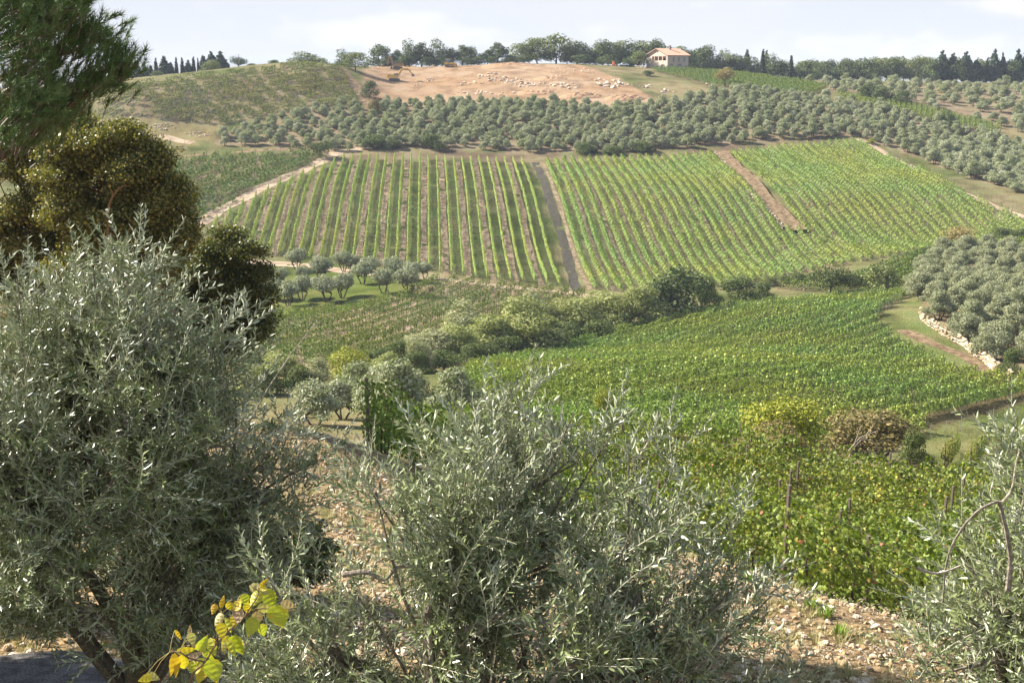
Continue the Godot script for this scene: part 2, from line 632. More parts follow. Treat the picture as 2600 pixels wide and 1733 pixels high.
# a sheet that follows the ground between two sides, lifted a little
func ribbon(path: PackedVector2Array, width: float, lift: float, step := 2.0, wander := 0.0, across := 3) -> ArrayMesh:
	var g := Geo.new()
	var pts := PackedVector2Array()
	for i in path.size() - 1:
		var n := maxi(1, int(path[i].distance_to(path[i + 1]) / step))
		for k in n:
			pts.append(path[i].lerp(path[i + 1], float(k) / n))
	pts.append(path[path.size() - 1])
	for i in pts.size():
		var along := (pts[mini(i + 1, pts.size() - 1)] - pts[maxi(i - 1, 0)]).normalized()
		var side := Vector2(-along.y, along.x)
		var wl := width * 0.5 * (1.0 + wander * patch_noise.get_noise_2d(i * 5.0, 3.0 + pts[0].x))
		var wr := width * 0.5 * (1.0 + wander * patch_noise.get_noise_2d(i * 5.0, 90.0 + pts[0].x))
		for k in across + 1:
			var q := pts[i] + side * lerpf(-wl, wr, float(k) / across)
			g.v.append(Vector3(q.x, hgt(q.x, q.y) + lift, -q.y))
			g.n.append(Vector3.UP)
			g.c.append(Color.WHITE)
	for i in pts.size() - 1:
		for k in across:
			var a := i * (across + 1) + k
			g.t.append(a); g.t.append(a + 1); g.t.append(a + across + 1)
			g.t.append(a + 1); g.t.append(a + across + 2); g.t.append(a + across + 1)
	g.smooth()
	for i in g.n.size():
		if g.n[i].y < 0.0:
			g.n[i] = -g.n[i]
	return g.mesh()

func make_tracks() -> void:
	var list := [
		["dirt_road", [[440,606],[486,578],[627,498],[769,433],[850,390],[890,383],[930,372]], 4.2, "track"],
		["dirt_road", [[560,655],[642,663],[783,674],[889,690],[1059,705],[1212,720],[1450,746],[1560,760]], 3.4, "track"],
		["path", [[2178,352],[2215,368],[2330,430],[2440,488],[2600,552]], 2.2, "track"],
		["path", [[1930,768],[2050,758],[2136,757],[2230,742]], 2.6, "track"],
		["path", [[225,322],[330,336],[420,348],[490,362]], 3.0, "track"],
		["path", [[360,418],[420,402],[520,392],[640,384],[760,378],[850,384]], 2.4, "dry_bank"],
		["path", [[865,172],[900,215],[935,262],[945,300]], 4.5, "dry_bank"],
		["path", [[2290,838],[2360,868],[2450,905],[2530,950],[2570,978]], 2.4, "dry_bank"],
	]
	for a in list:
		var p := region(a[1])
		var o := solo(a[0], ribbon(p, a[2], 0.05, 2.0, 0.5), mats[a[3]], "", "", "", "structure")
		o.set_meta("kind", "structure")

# ---------------------------------------------------------------- foliage shapes
# leaf faces spread through lobes; each face has its own tilt and tone
func leaf_cloud(lobes: Array, count: int, size: float, tone_a: Color, tone_b: Color, shell := 0.62, aspect := 1.0, upward := 0.0, spread := 0.22, into: Geo = null) -> Geo:
	var g := into if into else Geo.new()
	var total := 0.0
	for l in lobes:
		total += l[1].x * l[1].y + l[1].y * l[1].z + l[1].x * l[1].z
	for l in lobes:
		var r: Vector3 = l[1]
		var k := int(count * (r.x * r.y + r.y * r.z + r.x * r.z) / total)
		for i in k:
			var dir := ball()
			var far := lerpf(shell, 1.0, sqrt(rng.randf()))
			if rng.randf() < 0.09:
				far *= rng.randf_range(1.0, 1.16)
			var p: Vector3 = l[0] + dir * r * far
			var nrm := (dir + ball() * 0.95 + Vector3(0, upward, 0)).normalized()
			var s := size * rng.randf_range(0.6, 1.35)
			var a := nrm.cross(ball()).normalized() * s * aspect
			var b := nrm.cross(a).normalized() * s
			var tone := vary(tone_a, tone_b, spread)
			g.quad(p - a * 0.5, p + b * 0.42 + nrm * s * 0.1, p + a * 0.5, p - b * 0.42 + nrm * s * 0.1, tone)
	return g

func limb(from: Vector3, to: Vector3, r0: float, r1: float, g: Geo, col: Color, bend := 0.15, sides := 6) -> void:
	var path := PackedVector3Array()
	var rad := PackedFloat32Array()
	var off := ball() * bend * from.distance_to(to)
	for i in 6:
		var t := i / 5.0
		path.append(from.lerp(to, t) + off * sin(t * PI))
		rad.append(lerpf(r0, r1, t))
	g.tube(path, rad, sides, col, 0.08)

# a tree about one metre across and high units given; the crown's lobes are scattered in an ellipsoid
func tree_kind(called: String, height: float, crown_w: float, crown_base: float, lobes_n: int, leaves: int, leaf: float, ta: Color, tb: Color, mat: String, bark := Color(0.16, 0.13, 0.10), lobe_size := 0.42, shell := 0.55, upward := 0.0, aspect := 1.0, stems := 1) -> Node3D:
	var root := Node3D.new()
	root.set_meta("plain", called)
	var ch := height - crown_base
	var mid := Vector3(0, crown_base + ch * 0.5, 0)
	var lobes := []
	var bushy := crown_base < height * 0.14
	for i in lobes_n:
		var dir := ball()
		var p := mid + dir * Vector3(crown_w * 0.5, ch * 0.5, crown_w * 0.5) * rng.randf_range(0.4, 0.72)
		if bushy:       # crown down to the ground, widest low
			var t := pow(rng.randf(), 1.3)
			var a := rng.randf() * TAU
			var r := crown_w * 0.5 * sqrt(maxf(1.0 - t * t, 0.0)) * rng.randf_range(0.35, 0.8)
			p = Vector3(cos(a) * r, crown_base + ch * (0.16 + 0.66 * t), sin(a) * r)
		elif dir.y < -0.3:
			p.y += 0.12 * ch
		var s := lobe_size * rng.randf_range(0.8, 1.25)
		lobes.append([p, Vector3(crown_w * 0.5 * s, ch * 0.5 * s * (0.8 if bushy else 0.95), crown_w * 0.5 * s)])
	lobes.append([mid, Vector3(crown_w * 0.3, ch * 0.33, crown_w * 0.3)])
	var wood := Geo.new()
	for k in stems:
		var foot := Vector3.ZERO if stems == 1 else Vector3(cos(TAU * k / stems), 0, sin(TAU * k / stems)) * crown_w * 0.03
		var lean := Vector3(rng.randf_range(-0.1, 0.1), 0, rng.randf_range(-0.1, 0.1)) * crown_w if stems == 1 else foot * 5.0
		var fork := foot + lean + Vector3(0, crown_base + ch * 0.12, 0)
		limb(foot - Vector3(0, 0.3, 0), fork, height * 0.024, height * 0.018, wood, bark, 0.06, 7)
		for i in 4:
			var l: Array = lobes[(i + k) % lobes.size()]
			limb(fork, l[0], height * 0.018, height * 0.004, wood, bark, 0.14, 5)
	part("trunk", wood.mesh(), mats.bark, root)
	part("crown", leaf_cloud(lobes, leaves, leaf, ta, tb, shell, aspect, upward).mesh(), mats[mat], root)
	return root

func cone_tree(called: String, height: float, width: float, base: float, leaves: int, leaf: float, ta: Color, tb: Color, power: float, ragged: float) -> Node3D:
	var root := Node3D.new()
	root.set_meta("plain", called)
	var wood := Geo.new()
	limb(Vector3(0, -0.3, 0), Vector3(0, height * 0.93, 0), height * 0.02, height * 0.003, wood, Color(0.14, 0.11, 0.09), 0.01, 6)
	part("trunk", wood.mesh(), mats.bark, root)
	var g := Geo.new()
	for i in leaves:
		var t := 1.0 - sqrt(rng.randf())
		t = lerpf(t, rng.randf(), 0.35)
		var tier := 0.75 + ragged * sin(t * 44.0 + 2.0 * sin(i * 0.01))
		var prof := pow(1.0 - t, power) * (0.35 + 0.65 * smoothstep(0.0, 0.16, t))
		var r := width * 0.5 * prof * tier * sqrt(rng.randf_range(0.25, 1.0)) * (1.0 + 0.2 * patch_noise.get_noise_2d(t * 160.0, i % 7 * 30.0))
		var a := rng.randf() * TAU
		var p := Vector3(cos(a) * r, lerpf(base, height, t), sin(a) * r)
		var nrm := (Vector3(cos(a), 0.35, sin(a)) + ball() * 0.8).normalized()
		var s := leaf * rng.randf_range(0.6, 1.3)
		var u := nrm.cross(ball()).normalized() * s * 0.6
		var b := nrm.cross(u).normalized() * s
		g.quad(p - u, p - b * 0.5, p + u, p + b * 0.7, vary(ta, tb, 0.25))
	part("crown", g.mesh(), mats.oak_far, root)
	return root

# ---------------------------------------------------------------- vine rows
func vine_segment(length: float, low: float, high: float, wide: float, leaves: int, leaf: float, ta: Color, tb: Color, droop := 0.0) -> Geo:
	var g := Geo.new()
	for i in leaves:
		var p := Vector3(rng.randf_range(-0.54, 0.54) * length, 0, 0)
		var hump := 0.5 + 0.5 * sin(p.x / length * TAU * 2.0 + 1.0)
		var t := rng.randf()
		if rng.randf() < 0.10:
			t = rng.randf_range(1.0, 1.0 + 0.28 * hump)
		p.y = lerpf(low, high, t)
		var w := wide * (0.55 + 0.45 * sin(clampf(t, 0.0, 1.0) * PI)) * (0.75 + 0.4 * hump)
		p.z = w * 0.5 * (1.0 if rng.randf() < 0.5 else -1.0) * sqrt(rng.randf())
		var nrm := (Vector3(0, 0.55, signf(p.z) * 0.8) + ball() * 0.8).normalized()
		var s := leaf * rng.randf_range(0.6, 1.3)
		var a := nrm.cross(ball()).normalized() * s
		var b := nrm.cross(a).normalized() * s
		g.quad(p - a * 0.5, p + b * 0.45, p + a * 0.55, p - b * 0.45 - Vector3(0, droop, 0), vary(ta, tb, 0.25))
	return g

var post_mesh: ArrayMesh
var stake_mesh: ArrayMesh
var vine_wood: ArrayMesh

func make_row_bits() -> void:
	var g := Geo.new()
	g.tube(PackedVector3Array([Vector3(0, -0.2, 0), Vector3(0.01, 1.0, 0), Vector3(0, 2.05, 0.01)]), PackedFloat32Array([0.055, 0.05, 0.045]), 6)
	post_mesh = g.mesh()
	g = Geo.new()
	g.tube(PackedVector3Array([Vector3(0, -0.2, 0), Vector3(0, 2.0, 0)]), PackedFloat32Array([0.03, 0.03]), 4)
	stake_mesh = g.mesh()
	g = Geo.new()
	g.tube(PackedVector3Array([Vector3(0, -0.1, 0), Vector3(0.04, 0.35, 0.02), Vector3(-0.02, 0.75, 0), Vector3(0.05, 1.0, 0)]), PackedFloat32Array([0.04, 0.03, 0.028, 0.02]), 5, Color(0.12, 0.09, 0.07))
	vine_wood = g.mesh()

# one row of trained vines between two ground points (x, distance)
func vine_row(a: Vector2, b: Vector2, seg: ArrayMesh, seg_len: float, s: Dictionary) -> Node3D:
	var length := a.distance_to(b)
	if length < seg_len * 1.5:
		return null
	var base := on_ground(a.x, a.y)
	var t := thing(s.get("called", "vine_row"), s.label, "vine row", base, 0.0, s.group)
	var n := maxi(1, int(length / seg_len))
	var where := []
	var tints := []
	var along := (b - a).normalized()
	var yaw := atan2(along.y, along.x)
	var high: float = s.get("scale", 1.0)
	var drift := rng.randf() * 100.0
	for i in n:
		var m := a.lerp(b, (i + 0.5) / n)
		if rng.randf() < s.get("gap", 0.0):
			continue
		var p0 := on_ground(m.x - along.x, m.y - along.y)
		var p1 := on_ground(m.x + along.x, m.y + along.y)
		var ex := (p1 - p0).normalized()
		var ez := ex.cross(Vector3.UP).normalized()
		if rng.randf() < 0.5:
			ex = -ex
			ez = -ez
		var k: float = high * (1.0 + s.get("lumpy", 0.16) * patch_noise.get_noise_2d(m.x * 4.0 + drift, m.y * 4.0)) * rng.randf_range(0.9, 1.1)
		m += Vector2(-along.y, along.x) * rng.randf_range(-0.07, 0.07)
		where.append(Transform3D(Basis(ex, Vector3.UP * k, ez * rng.randf_range(0.8, 1.2) * s.get("fat", 1.0)), on_ground(m.x, m.y) - base))
		var tone := patch_noise.get_noise_2d(m.x * 1.3 + s.get("seed", 0.0), m.y * 1.3)
		tints.append(Color(1.0 + 0.24 * tone, 1.0 + 0.02 * tone, 1.0 - 0.2 * tone) * rng.randf_range(0.92, 1.08))
	copies("foliage", seg, mats[s.get("mat", "vine_far")], where, tints, t)
	var every: float = s.get("post_every", 8.0)
	if every > 0.0:
		var np := maxi(1, int(length / every))
		for i in np + 1:
			var m := a.lerp(b, float(i) / np)
			var tilt := Basis(Vector3(1, 0, 0), rng.randf_range(-0.04, 0.04)) * Basis(Vector3(0, 0, 1), rng.randf_range(-0.05, 0.05))
			part("post", s.get("post", post_mesh), mats[s.get("post_mat", "post_wood")], t, Transform3D(tilt * Basis.from_scale(Vector3.ONE * s.get("post_size", 1.0)), on_ground(m.x, m.y) - base))
	var trunks: float = s.get("trunk_every", 0.0)
	if trunks > 0.0:
		var w2 := []
		for i in int(length / trunks):
			var m := a.lerp(b, (i + 0.5) * trunks / length)
			w2.append(Transform3D(Basis(Vector3.UP, rng.randf() * TAU) * Basis.from_scale(Vector3(1, rng.randf_range(0.85, 1.1), 1)), on_ground(m.x, m.y) - base))
		copies("stem", vine_wood, mats.bark, w2, [], t)
	return t

func rows_in(poly: PackedVector2Array, dir: Vector2, spacing: float, offset := 0.0) -> Array:   # [from, to, index]
	var side := Vector2(-dir.y, dir.x)
	var lo := 1e9
	var hi := -1e9
	for p in poly:
		lo = minf(lo, p.dot(side))
		hi = maxf(hi, p.dot(side))
	var out := []
	var k := ceili((lo - offset) / spacing)
	while offset + k * spacing < hi:
		var o := side * (offset + k * spacing)
		for piece in Geometry2D.intersect_polyline_with_polygon(PackedVector2Array([o - dir * 2000.0, o + dir * 2000.0]), poly):
			if piece.size() >= 2:
				out.append([piece[0], piece[piece.size() - 1], k])
		k += 1
	return out

func direction(a: Array, b: Array) -> Vector2:
	return (cast2(b[0], b[1]) - cast2(a[0], a[1])).normalized()

func make_vineyards() -> void:
	make_row_bits()
	var bright_a := Color(0.20, 0.27, 0.05)
	var bright_b := Color(0.40, 0.46, 0.11)
	# the striped hillside: grassed and tilled alleys by turns
	var dir := Vector2(-7.0, 109.0).normalized()
	var segs: Array[ArrayMesh] = []
	for i in 3:
		segs.append(vine_segment(2.0, 0.6, 1.85, 0.42, 100, 0.24, bright_a, bright_b).mesh())
	var rows := rows_in(fields.striped, dir, 2.5, 0.4)
	var count := 0
	for r in rows:
		vine_row(r[0], r[1], segs[count % 3], 2.0, {"label": "tall trained vine row on the striped hillside of grassed and tilled alleys", "group": "vine rows of the striped hillside field", "post_every": 7.0, "seed": 3.0, "gap": 0.03, "lumpy": 0.3})
		count += 1
		if posmod(r[2], 2) == 0:
			var side := Vector2(-dir.y, dir.x) * 1.25
			solo("tilled_soil", ribbon(PackedVector2Array([r[0] + side, r[1] + side]), 1.35, 0.04, 2.5, 0.7), mats.soil, "", "", "", "structure")
	print("striped rows ", count)
	# bare band between the two parts of the hillside
	solo("tilled_soil", ribbon(region([[1360, 412], [1400, 520], [1440, 640], [1467, 738]]), 2.3, 0.05, 2.0, 0.4), mats.ditch, "", "", "", "structure")
	segs.clear()
	for i in 3:
		segs.append(vine_segment(2.0, 0.35, 1.75, 0.72, 90, 0.27, Color(0.155, 0.22, 0.045), Color(0.345, 0.41, 0.11)).mesh())
	rows = rows_in(fields.slope, dir, 2.5, 0.4)
	count = 0
	for r in rows:
		vine_row(r[0], r[1], segs[count % 3], 2.0, {"label": "light green vine row on the wide slope beside the stony strip", "group": "vine rows of the wide slope", "post_every": 10.0, "gap": 0.02, "seed": 40.0, "fat": 1.7})
		count += 1
		if posmod(r[2], 2) == 0:
			var side := Vector2(-dir.y, dir.x) * 1.25
			solo("tilled_soil", ribbon(PackedVector2Array([r[0] + side, r[1] + side]), 1.0, 0.04, 3.0, 0.6), mats.soil, "", "", "", "structure")
	print("slope rows ", count)
	# the dark green vineyard west of the dirt road
	segs.clear()
	for i in 3:
		segs.append(vine_segment(2.0, 0.3, 1.8, 0.75, 80, 0.34, Color(0.065, 0.11, 0.02), Color(0.19, 0.245, 0.06)).mesh())
	count = 0
	for r in rows_in(fields.west, direction([470, 500], [760, 395]), 2.9):
		vine_row(r[0], r[1], segs[count % 3], 2.0, {"label": "dark green vine row in the vineyard above the dirt road", "group": "vine rows above the dirt road", "post_every": 12.0, "seed": 11.0, "gap": 0.16, "lumpy": 0.5})
		count += 1
	segs.clear()
	for i in 3:
		segs.append(vine_segment(2.0, 0.3, 1.6, 0.8, 70, 0.38, Color(0.10, 0.125, 0.03), Color(0.29, 0.29, 0.095)).mesh())
	for r in rows_in(fields.crest, direction([330, 290], [850, 190]), 2.9):
		vine_row(r[0], r[1], segs[count % 3], 2.0, {"label": "sparse yellowing vine row on the rounded hill below the cypresses", "group": "vine rows on the rounded hill", "post_every": 14.0, "seed": 71.0, "gap": 0.3, "lumpy": 0.5})
		count += 1
	for r in rows_in(fields.shelf, direction([200, 400], [460, 380]), 2.9):
		vine_row(r[0], r[1], segs[count % 3], 2.0, {"label": "sparse vine row on the shelf below the rubble bank", "group": "vine rows below the rubble bank", "post_every": 14.0, "seed": 75.0, "gap": 0.3, "lumpy": 0.5})
		count += 1
	# the knoll with rows that climb towards the road
	segs.clear()
	for i in 4:
		segs.append(vine_segment(2.0, 0.6, 2.0, 0.34, 130, 0.24, Color(0.07, 0.11, 0.02), Color(0.21, 0.25, 0.06)).mesh())
	for r in rows_in(fields.knoll, direction([1025, 757], [1127, 710]), 3.4):
		vine_row(r[0], r[1], segs[count % 4], 2.0, {"label": "dark vine row with bare stony alleys on the knoll behind the willows", "group": "vine rows on the knoll", "post_every": 7.0, "seed": 21.0, "gap": 0.03, "lumpy": 0.1, "trunk_every": 1.0})
		count += 1
	# beside the house, the band between the groves, the valley floor
	for q in [["house", [1700, 186], [2060, 230], "bright green vine row on the slope beside the stone house", "vine rows beside the stone house"], ["band", [2150, 250], [2500, 330], "narrow vine row between the two olive groves", "vine rows between the olive groves"], ["valley", [2000, 735], [2330, 690], "low vine row on the flat valley floor below the wide slope", "vine rows on the valley floor"]]:
		var seg := vine_segment(2.0, 0.3, 1.8, 0.95, 100, 0.32, Color(0.10, 0.16, 0.03), Color(0.24, 0.28, 0.06)).mesh()
		for r in rows_in(fields[q[0]], direction(q[1], q[2]), 2.6):
			vine_row(r[0], r[1], seg, 2.0, {"label": q[3], "group": q[4], "post_every": 12.0, "seed": 9.0, "gap": 0.05})
			count += 1
	print("other rows ", count)
	# the dense green vineyard in the hollow
	segs.clear()
	for i in 4:
		segs.append(vine_segment(2.0, 0.35, 1.6, 0.72, 230, 0.23, Color(0.125, 0.18, 0.035), Color(0.37, 0.43, 0.12)).mesh())
	count = 0
	for r in rows_in(fields.dense, direction([2345, 1098], [2590, 1030]), 3.1):
		vine_row(r[0], r[1], segs[count % 4], 2.0, {"label": "full leafy vine row of the dense green vineyard in the hollow", "group": "vine rows of the dense vineyard", "post_every": 6.0, "seed": 33.0, "trunk_every": 1.2, "post_size": 0.95, "lumpy": 0.2})
		count += 1
	print("dense rows ", count)

# ---------------------------------------------------------------- olive groves
var olives: Array[Node3D] = []

func make_olive_kinds() -> void:
	for i in 7:
		var t := tree_kind("olive_tree", 3.9, 4.2, 0.4, 19, 4200, 0.15, Color(0.235, 0.25, 0.145).lerp(Color(0.18, 0.205, 0.09), i / 6.0), Color(0.52, 0.525, 0.38).lerp(Color(0.39, 0.405, 0.25), i / 6.0), "olive_far", Color(0.13, 0.11, 0.09), 0.36, 0.2, 0.15, 1.7, 2 if i % 2 else 3)
		t.set_meta("category", "olive tree")
		olives.append(t)

func olive(at: Vector3, size: float, label: String, group: String) -> Node3D:
	var s := size * rng.randf_range(0.74, 1.2)
	return dup(olives[rng.randi() % olives.size()], at, rng.randf() * TAU, Vector3(s * rng.randf_range(0.8, 1.2), s * rng.randf_range(0.82, 1.2), s), label, group)

func spots_in(poly: PackedVector2Array, spacing: float, jitter: float, dir := Vector2(1, 0.1)) -> Array:
	var out := []
	var u := dir.normalized()
	var k := 0
	for r in rows_in(poly, u, spacing, spacing * 0.4):
		var n := int(r[0].distance_to(r[1]) / spacing)
		for i in n + 1:
			var p: Vector2 = r[0].lerp(r[1], (i + (0.5 if k % 2 else 0.15)) / maxf(n + 0.65, 0.65)) + Vector2(rng.randf_range(-jitter, jitter), rng.randf_range(-jitter, jitter))
			out.append(p)
		k += 1
	return out

func make_groves() -> void:
	make_olive_kinds()
	var main := spots_in(fields.grove, 3.9, 0.8)
	main.sort_custom(func(a, b): return a.y < b.y)
	print("grove olives ", main.size())
	var rest := []
	for i in main.size():
		if rng.randf() < 0.06:
			continue
		var p: Vector2 = main[i]
		var size := 0.9 if p.x < 95.0 else 1.12
		if rest.size() == 0 and i < 125:
			olive(on_ground(p.x, p.y), size, "grey-green olive tree in the big hillside grove above the striped vineyard", "olive trees of the hillside grove")
		else:
			rest.append(p)
	var by_kind := []
	for k in olives.size():
		by_kind.append([])
	for p in rest:
		var s := rng.randf_range(0.7, 1.15)
		by_kind[rng.randi() % olives.size()].append(Transform3D(Basis(Vector3.UP, rng.randf() * TAU) * Basis.from_scale(Vector3(s, s * rng.randf_range(0.85, 1.2), s)), on_ground(p.x, p.y)))
	var host := thing("olive_grove", "massed grey-green olive trees in the upper rows of the hillside grove", "olive grove")
	host.set_meta("kind", "stuff")
	for k in olives.size():
		copies("crown", (olives[k].get_node("crown") as MeshInstance3D).mesh, mats.olive_far, by_kind[k], [], host)
		copies("trunk", (olives[k].get_node("trunk") as MeshInstance3D).mesh, mats.bark, by_kind[k], [], host)
	var n := 0
	for p in spots_in(fields.west_grove, 4.9, 1.0):
		olive(on_ground(p.x, p.y), 0.95, "silvery olive tree on bare tan soil beside the hillside track", "olive trees by the hillside track")
		n += 1
	for p in spots_in(fields.east_grove, 7.2, 1.8):
		if rng.randf() < 0.2:
			continue
		olive(on_ground(p.x, p.y), 1.1, "olive tree in the open grove below the ridge wood", "olive trees below the ridge wood")
		n += 1
	var bigs: Array[Node3D] = []
	for i in 4:
		bigs.append(tree_kind("olive_tree", 5.0, 5.6, 0.4, 34, 12000, 0.13, Color(0.185, 0.20, 0.10), Color(0.43, 0.435, 0.28), "olive_far", Color(0.13, 0.11, 0.09), 0.29, 0.2, 0.15, 1.8, 3))
	for p in spots_in(fields.right_grove, 6.2, 0.8):
		if p.x > 0.43 * p.y + 4.0:
			continue
		dup(bigs[rng.randi() % 4], on_ground(p.x, p.y), rng.randf() * TAU, Vector3.ONE * rng.randf_range(0.9, 1.15), "large olive tree above the dry-stone wall by the grass lane", "olive trees above the dry-stone wall")
		n += 1
	print("other olives ", n)
	# olives on the lawn: foot of each trunk in the picture, crown size
	var lawn_kinds: Array[Node3D] = []
	for i in 3:
		lawn_kinds.append(tree_kind("olive_tree", 4.6, 4.8, 0.8, 22, 4600, 0.16, Color(0.19, 0.205, 0.12), Color(0.44, 0.45, 0.32), "olive_far", Color(0.12, 0.1, 0.08), 0.33, 0.2, 0.15, 1.7, 3))
	for q in [[692,760,0.95],[732,775,0.95],[768,762,1.05],[815,712,1.1],[828,767,1.1],[868,757,1.05],[753,685,1.0],[872,690,0.9],[892,690,0.8],[921,722,1.0],[945,702,0.9],[976,745,1.05],[1005,712,1.05],[1036,748,1.1],[1048,716,0.9],[1078,708,0.75],[660,735,0.9],[770,720,0.8],[715,722,0.75]]:
		dup(lawn_kinds[rng.randi() % 3], cast(q[0], q[1]), rng.randf() * TAU, Vector3.ONE * q[2] * 1.2, "multi-stemmed olive tree on the green lawn below the vineyard road", "olive trees on the lawn")
	for q in [[950,1070,1.6],[1015,1075,1.45],[870,1065,1.5],[1110,1085,1.25],[1250,1100,1.05],[800,1080,1.3],[1060,1040,1.4],[985,1030,1.5],[905,1030,1.5],[1160,1050,1.2]]:
		olive(cast(q[0], q[1]), q[2], "bushy olive tree standing at the foot of the dense vineyard", "olive trees at the foot of the dense vineyard")

# ---------------------------------------------------------------- trees one by one
var kinds := {}

func add_kind(key: String, t: Node3D, h: float, w: float) -> void:
	t.set_meta("h", h)
	t.set_meta("w", w)
	if not kinds.has(key):
		kinds[key] = []
	kinds[key].append(t)

func make_tree_kinds() -> void:
	for i in 5:
		add_kind("oak", tree_kind("broadleaf_tree", 8.0, 8.0, 0.2, 15, 2600, 0.40, Color(0.06, 0.085, 0.028), Color(0.165, 0.20, 0.075), "oak_far", Color(0.1, 0.085, 0.07), 0.45, 0.4, 0.2), 8.0, 8.0)
		add_kind("light_oak", tree_kind("broadleaf_tree", 8.0, 8.0, 0.5, 12, 2200, 0.40, Color(0.11, 0.14, 0.04), Color(0.26, 0.28, 0.10), "oak_far", Color(0.1, 0.085, 0.07), 0.45, 0.4, 0.2), 8.0, 8.0)
	for i in 3:
		add_kind("open_oak", tree_kind("broadleaf_tree", 9.0, 7.5, 1.2, 17, 2200, 0.42, Color(0.065, 0.09, 0.03), Color(0.17, 0.20, 0.08), "oak_far", Color(0.1, 0.085, 0.07), 0.32, 0.25, 0.2, 1.0, 2), 9.0, 7.5)
		add_kind("cypress", cone_tree("cypress_tree", 12.0, 2.0, 0.2, 900, 0.5, Color(0.022, 0.04, 0.018), Color(0.055, 0.08, 0.035), 0.55, 0.05), 12.0, 2.0)
		add_kind("fir", cone_tree("conifer_tree", 11.0, 6.5, 0.5, 1500, 0.6, Color(0.03, 0.055, 0.03), Color(0.075, 0.105, 0.06), 0.85, 0.28), 11.0, 6.5)
	for i in 3:
		add_kind("willow", tree_kind("willow_tree", 8.0, 8.0, 0.1, 16, 9000, 0.17, Color(0.17, 0.20, 0.055), Color(0.40, 0.41, 0.15), "willow", Color(0.2, 0.17, 0.12), 0.42, 0.5, 0.5, 2.6, 3), 8.0, 8.0)
		add_kind("pale_willow", tree_kind("willow_tree", 8.0, 8.0, 0.1, 14, 8000, 0.17, Color(0.23, 0.24, 0.115), Color(0.43, 0.425, 0.23), "willow", Color(0.2, 0.17, 0.12), 0.42, 0.5, 0.5, 2.6, 3), 8.0, 8.0)
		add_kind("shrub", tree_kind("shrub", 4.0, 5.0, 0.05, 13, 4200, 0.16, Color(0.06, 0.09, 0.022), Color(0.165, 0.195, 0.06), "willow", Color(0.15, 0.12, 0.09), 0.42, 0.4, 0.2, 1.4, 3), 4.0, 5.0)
		add_kind("yellow_shrub", tree_kind("shrub", 4.0, 5.0, 0.05, 13, 4800, 0.13, Color(0.18, 0.205, 0.025), Color(0.39, 0.385, 0.06), "willow", Color(0.15, 0.12, 0.09), 0.42, 0.4, 0.3, 1.6, 3), 4.0, 5.0)
		add_kind("brown_shrub", tree_kind("shrub", 4.0, 5.0, 0.05, 15, 5200, 0.13, Color(0.12, 0.105, 0.035), Color(0.30, 0.235, 0.10), "willow", Color(0.25, 0.21, 0.17), 0.4, 0.4, 0.2, 1.4, 4), 4.0, 5.0)
	add_kind("ochre", tree_kind("broadleaf_tree", 7.0, 6.0, 1.4, 12, 2200, 0.3, Color(0.22, 0.18, 0.06), Color(0.40, 0.31, 0.13), "oak_far", Color(0.14, 0.11, 0.09), 0.45, 0.35, 0.2), 7.0, 6.0)
	add_kind("orchard", tree_kind("broadleaf_tree", 5.0, 6.5, 1.2, 12, 3600, 0.22, Color(0.06, 0.085, 0.022), Color(0.15, 0.17, 0.055), "oak_far", Color(0.12, 0.1, 0.08), 0.42, 0.35, 0.2, 1.2), 5.0, 6.5)
	add_kind("dome_pine", tree_kind("umbrella_pine", 8.0, 9.0, 1.6, 12, 2400, 0.35, Color(0.035, 0.065, 0.025), Color(0.085, 0.12, 0.045), "oak_far", Color(0.14, 0.1, 0.08), 0.45, 0.5, 0.4), 8.0, 9.0)

# crown top and width in the picture, distance from the ground under it (or given, when its foot is hidden)
func seen_tree(kind: String, sx: float, base_y: float, top_y: float, wide: float, label: String, group := "", d := -1.0) -> Node3D:
	var foot := cast(sx, base_y) if d < 0.0 else Vector3.ZERO
	if d >= 0.0:
		var p := at_pixel(sx, base_y, d)
		foot = Vector3(p.x, minf(hgt(p.x, d), p.y), p.z)
	var dd := -foot.z
	var top := at_pixel(sx, top_y, dd)
	var fat := 1.62 if kind in ["willow", "pale_willow"] else (1.55 if kind in ["fir", "cypress"] else 1.38 if kind in ["oak", "light_oak", "open_oak"] else 1.2)
	var across := at_pixel(sx + wide * fat, top_y, dd).x - top.x
	var k: Node3D = kinds[kind][rng.randi() % kinds[kind].size()]
	var hs: float = (top.y - foot.y) / float(k.get_meta("h"))
	var ws: float = across / float(k.get_meta("w"))
	var n := dup(k, foot, rng.randf() * TAU, Vector3(ws, hs, ws), label, group)
	var cat := {"broadleaf_tree": "tree", "cypress_tree": "cypress", "conifer_tree": "conifer", "willow_tree": "willow", "shrub": "shrub", "umbrella_pine": "pine"}
	n.set_meta("category", cat[String(k.get_meta("plain"))])
	n.remove_meta("h")
	n.remove_meta("w")
	n.remove_meta("plain")
	return n

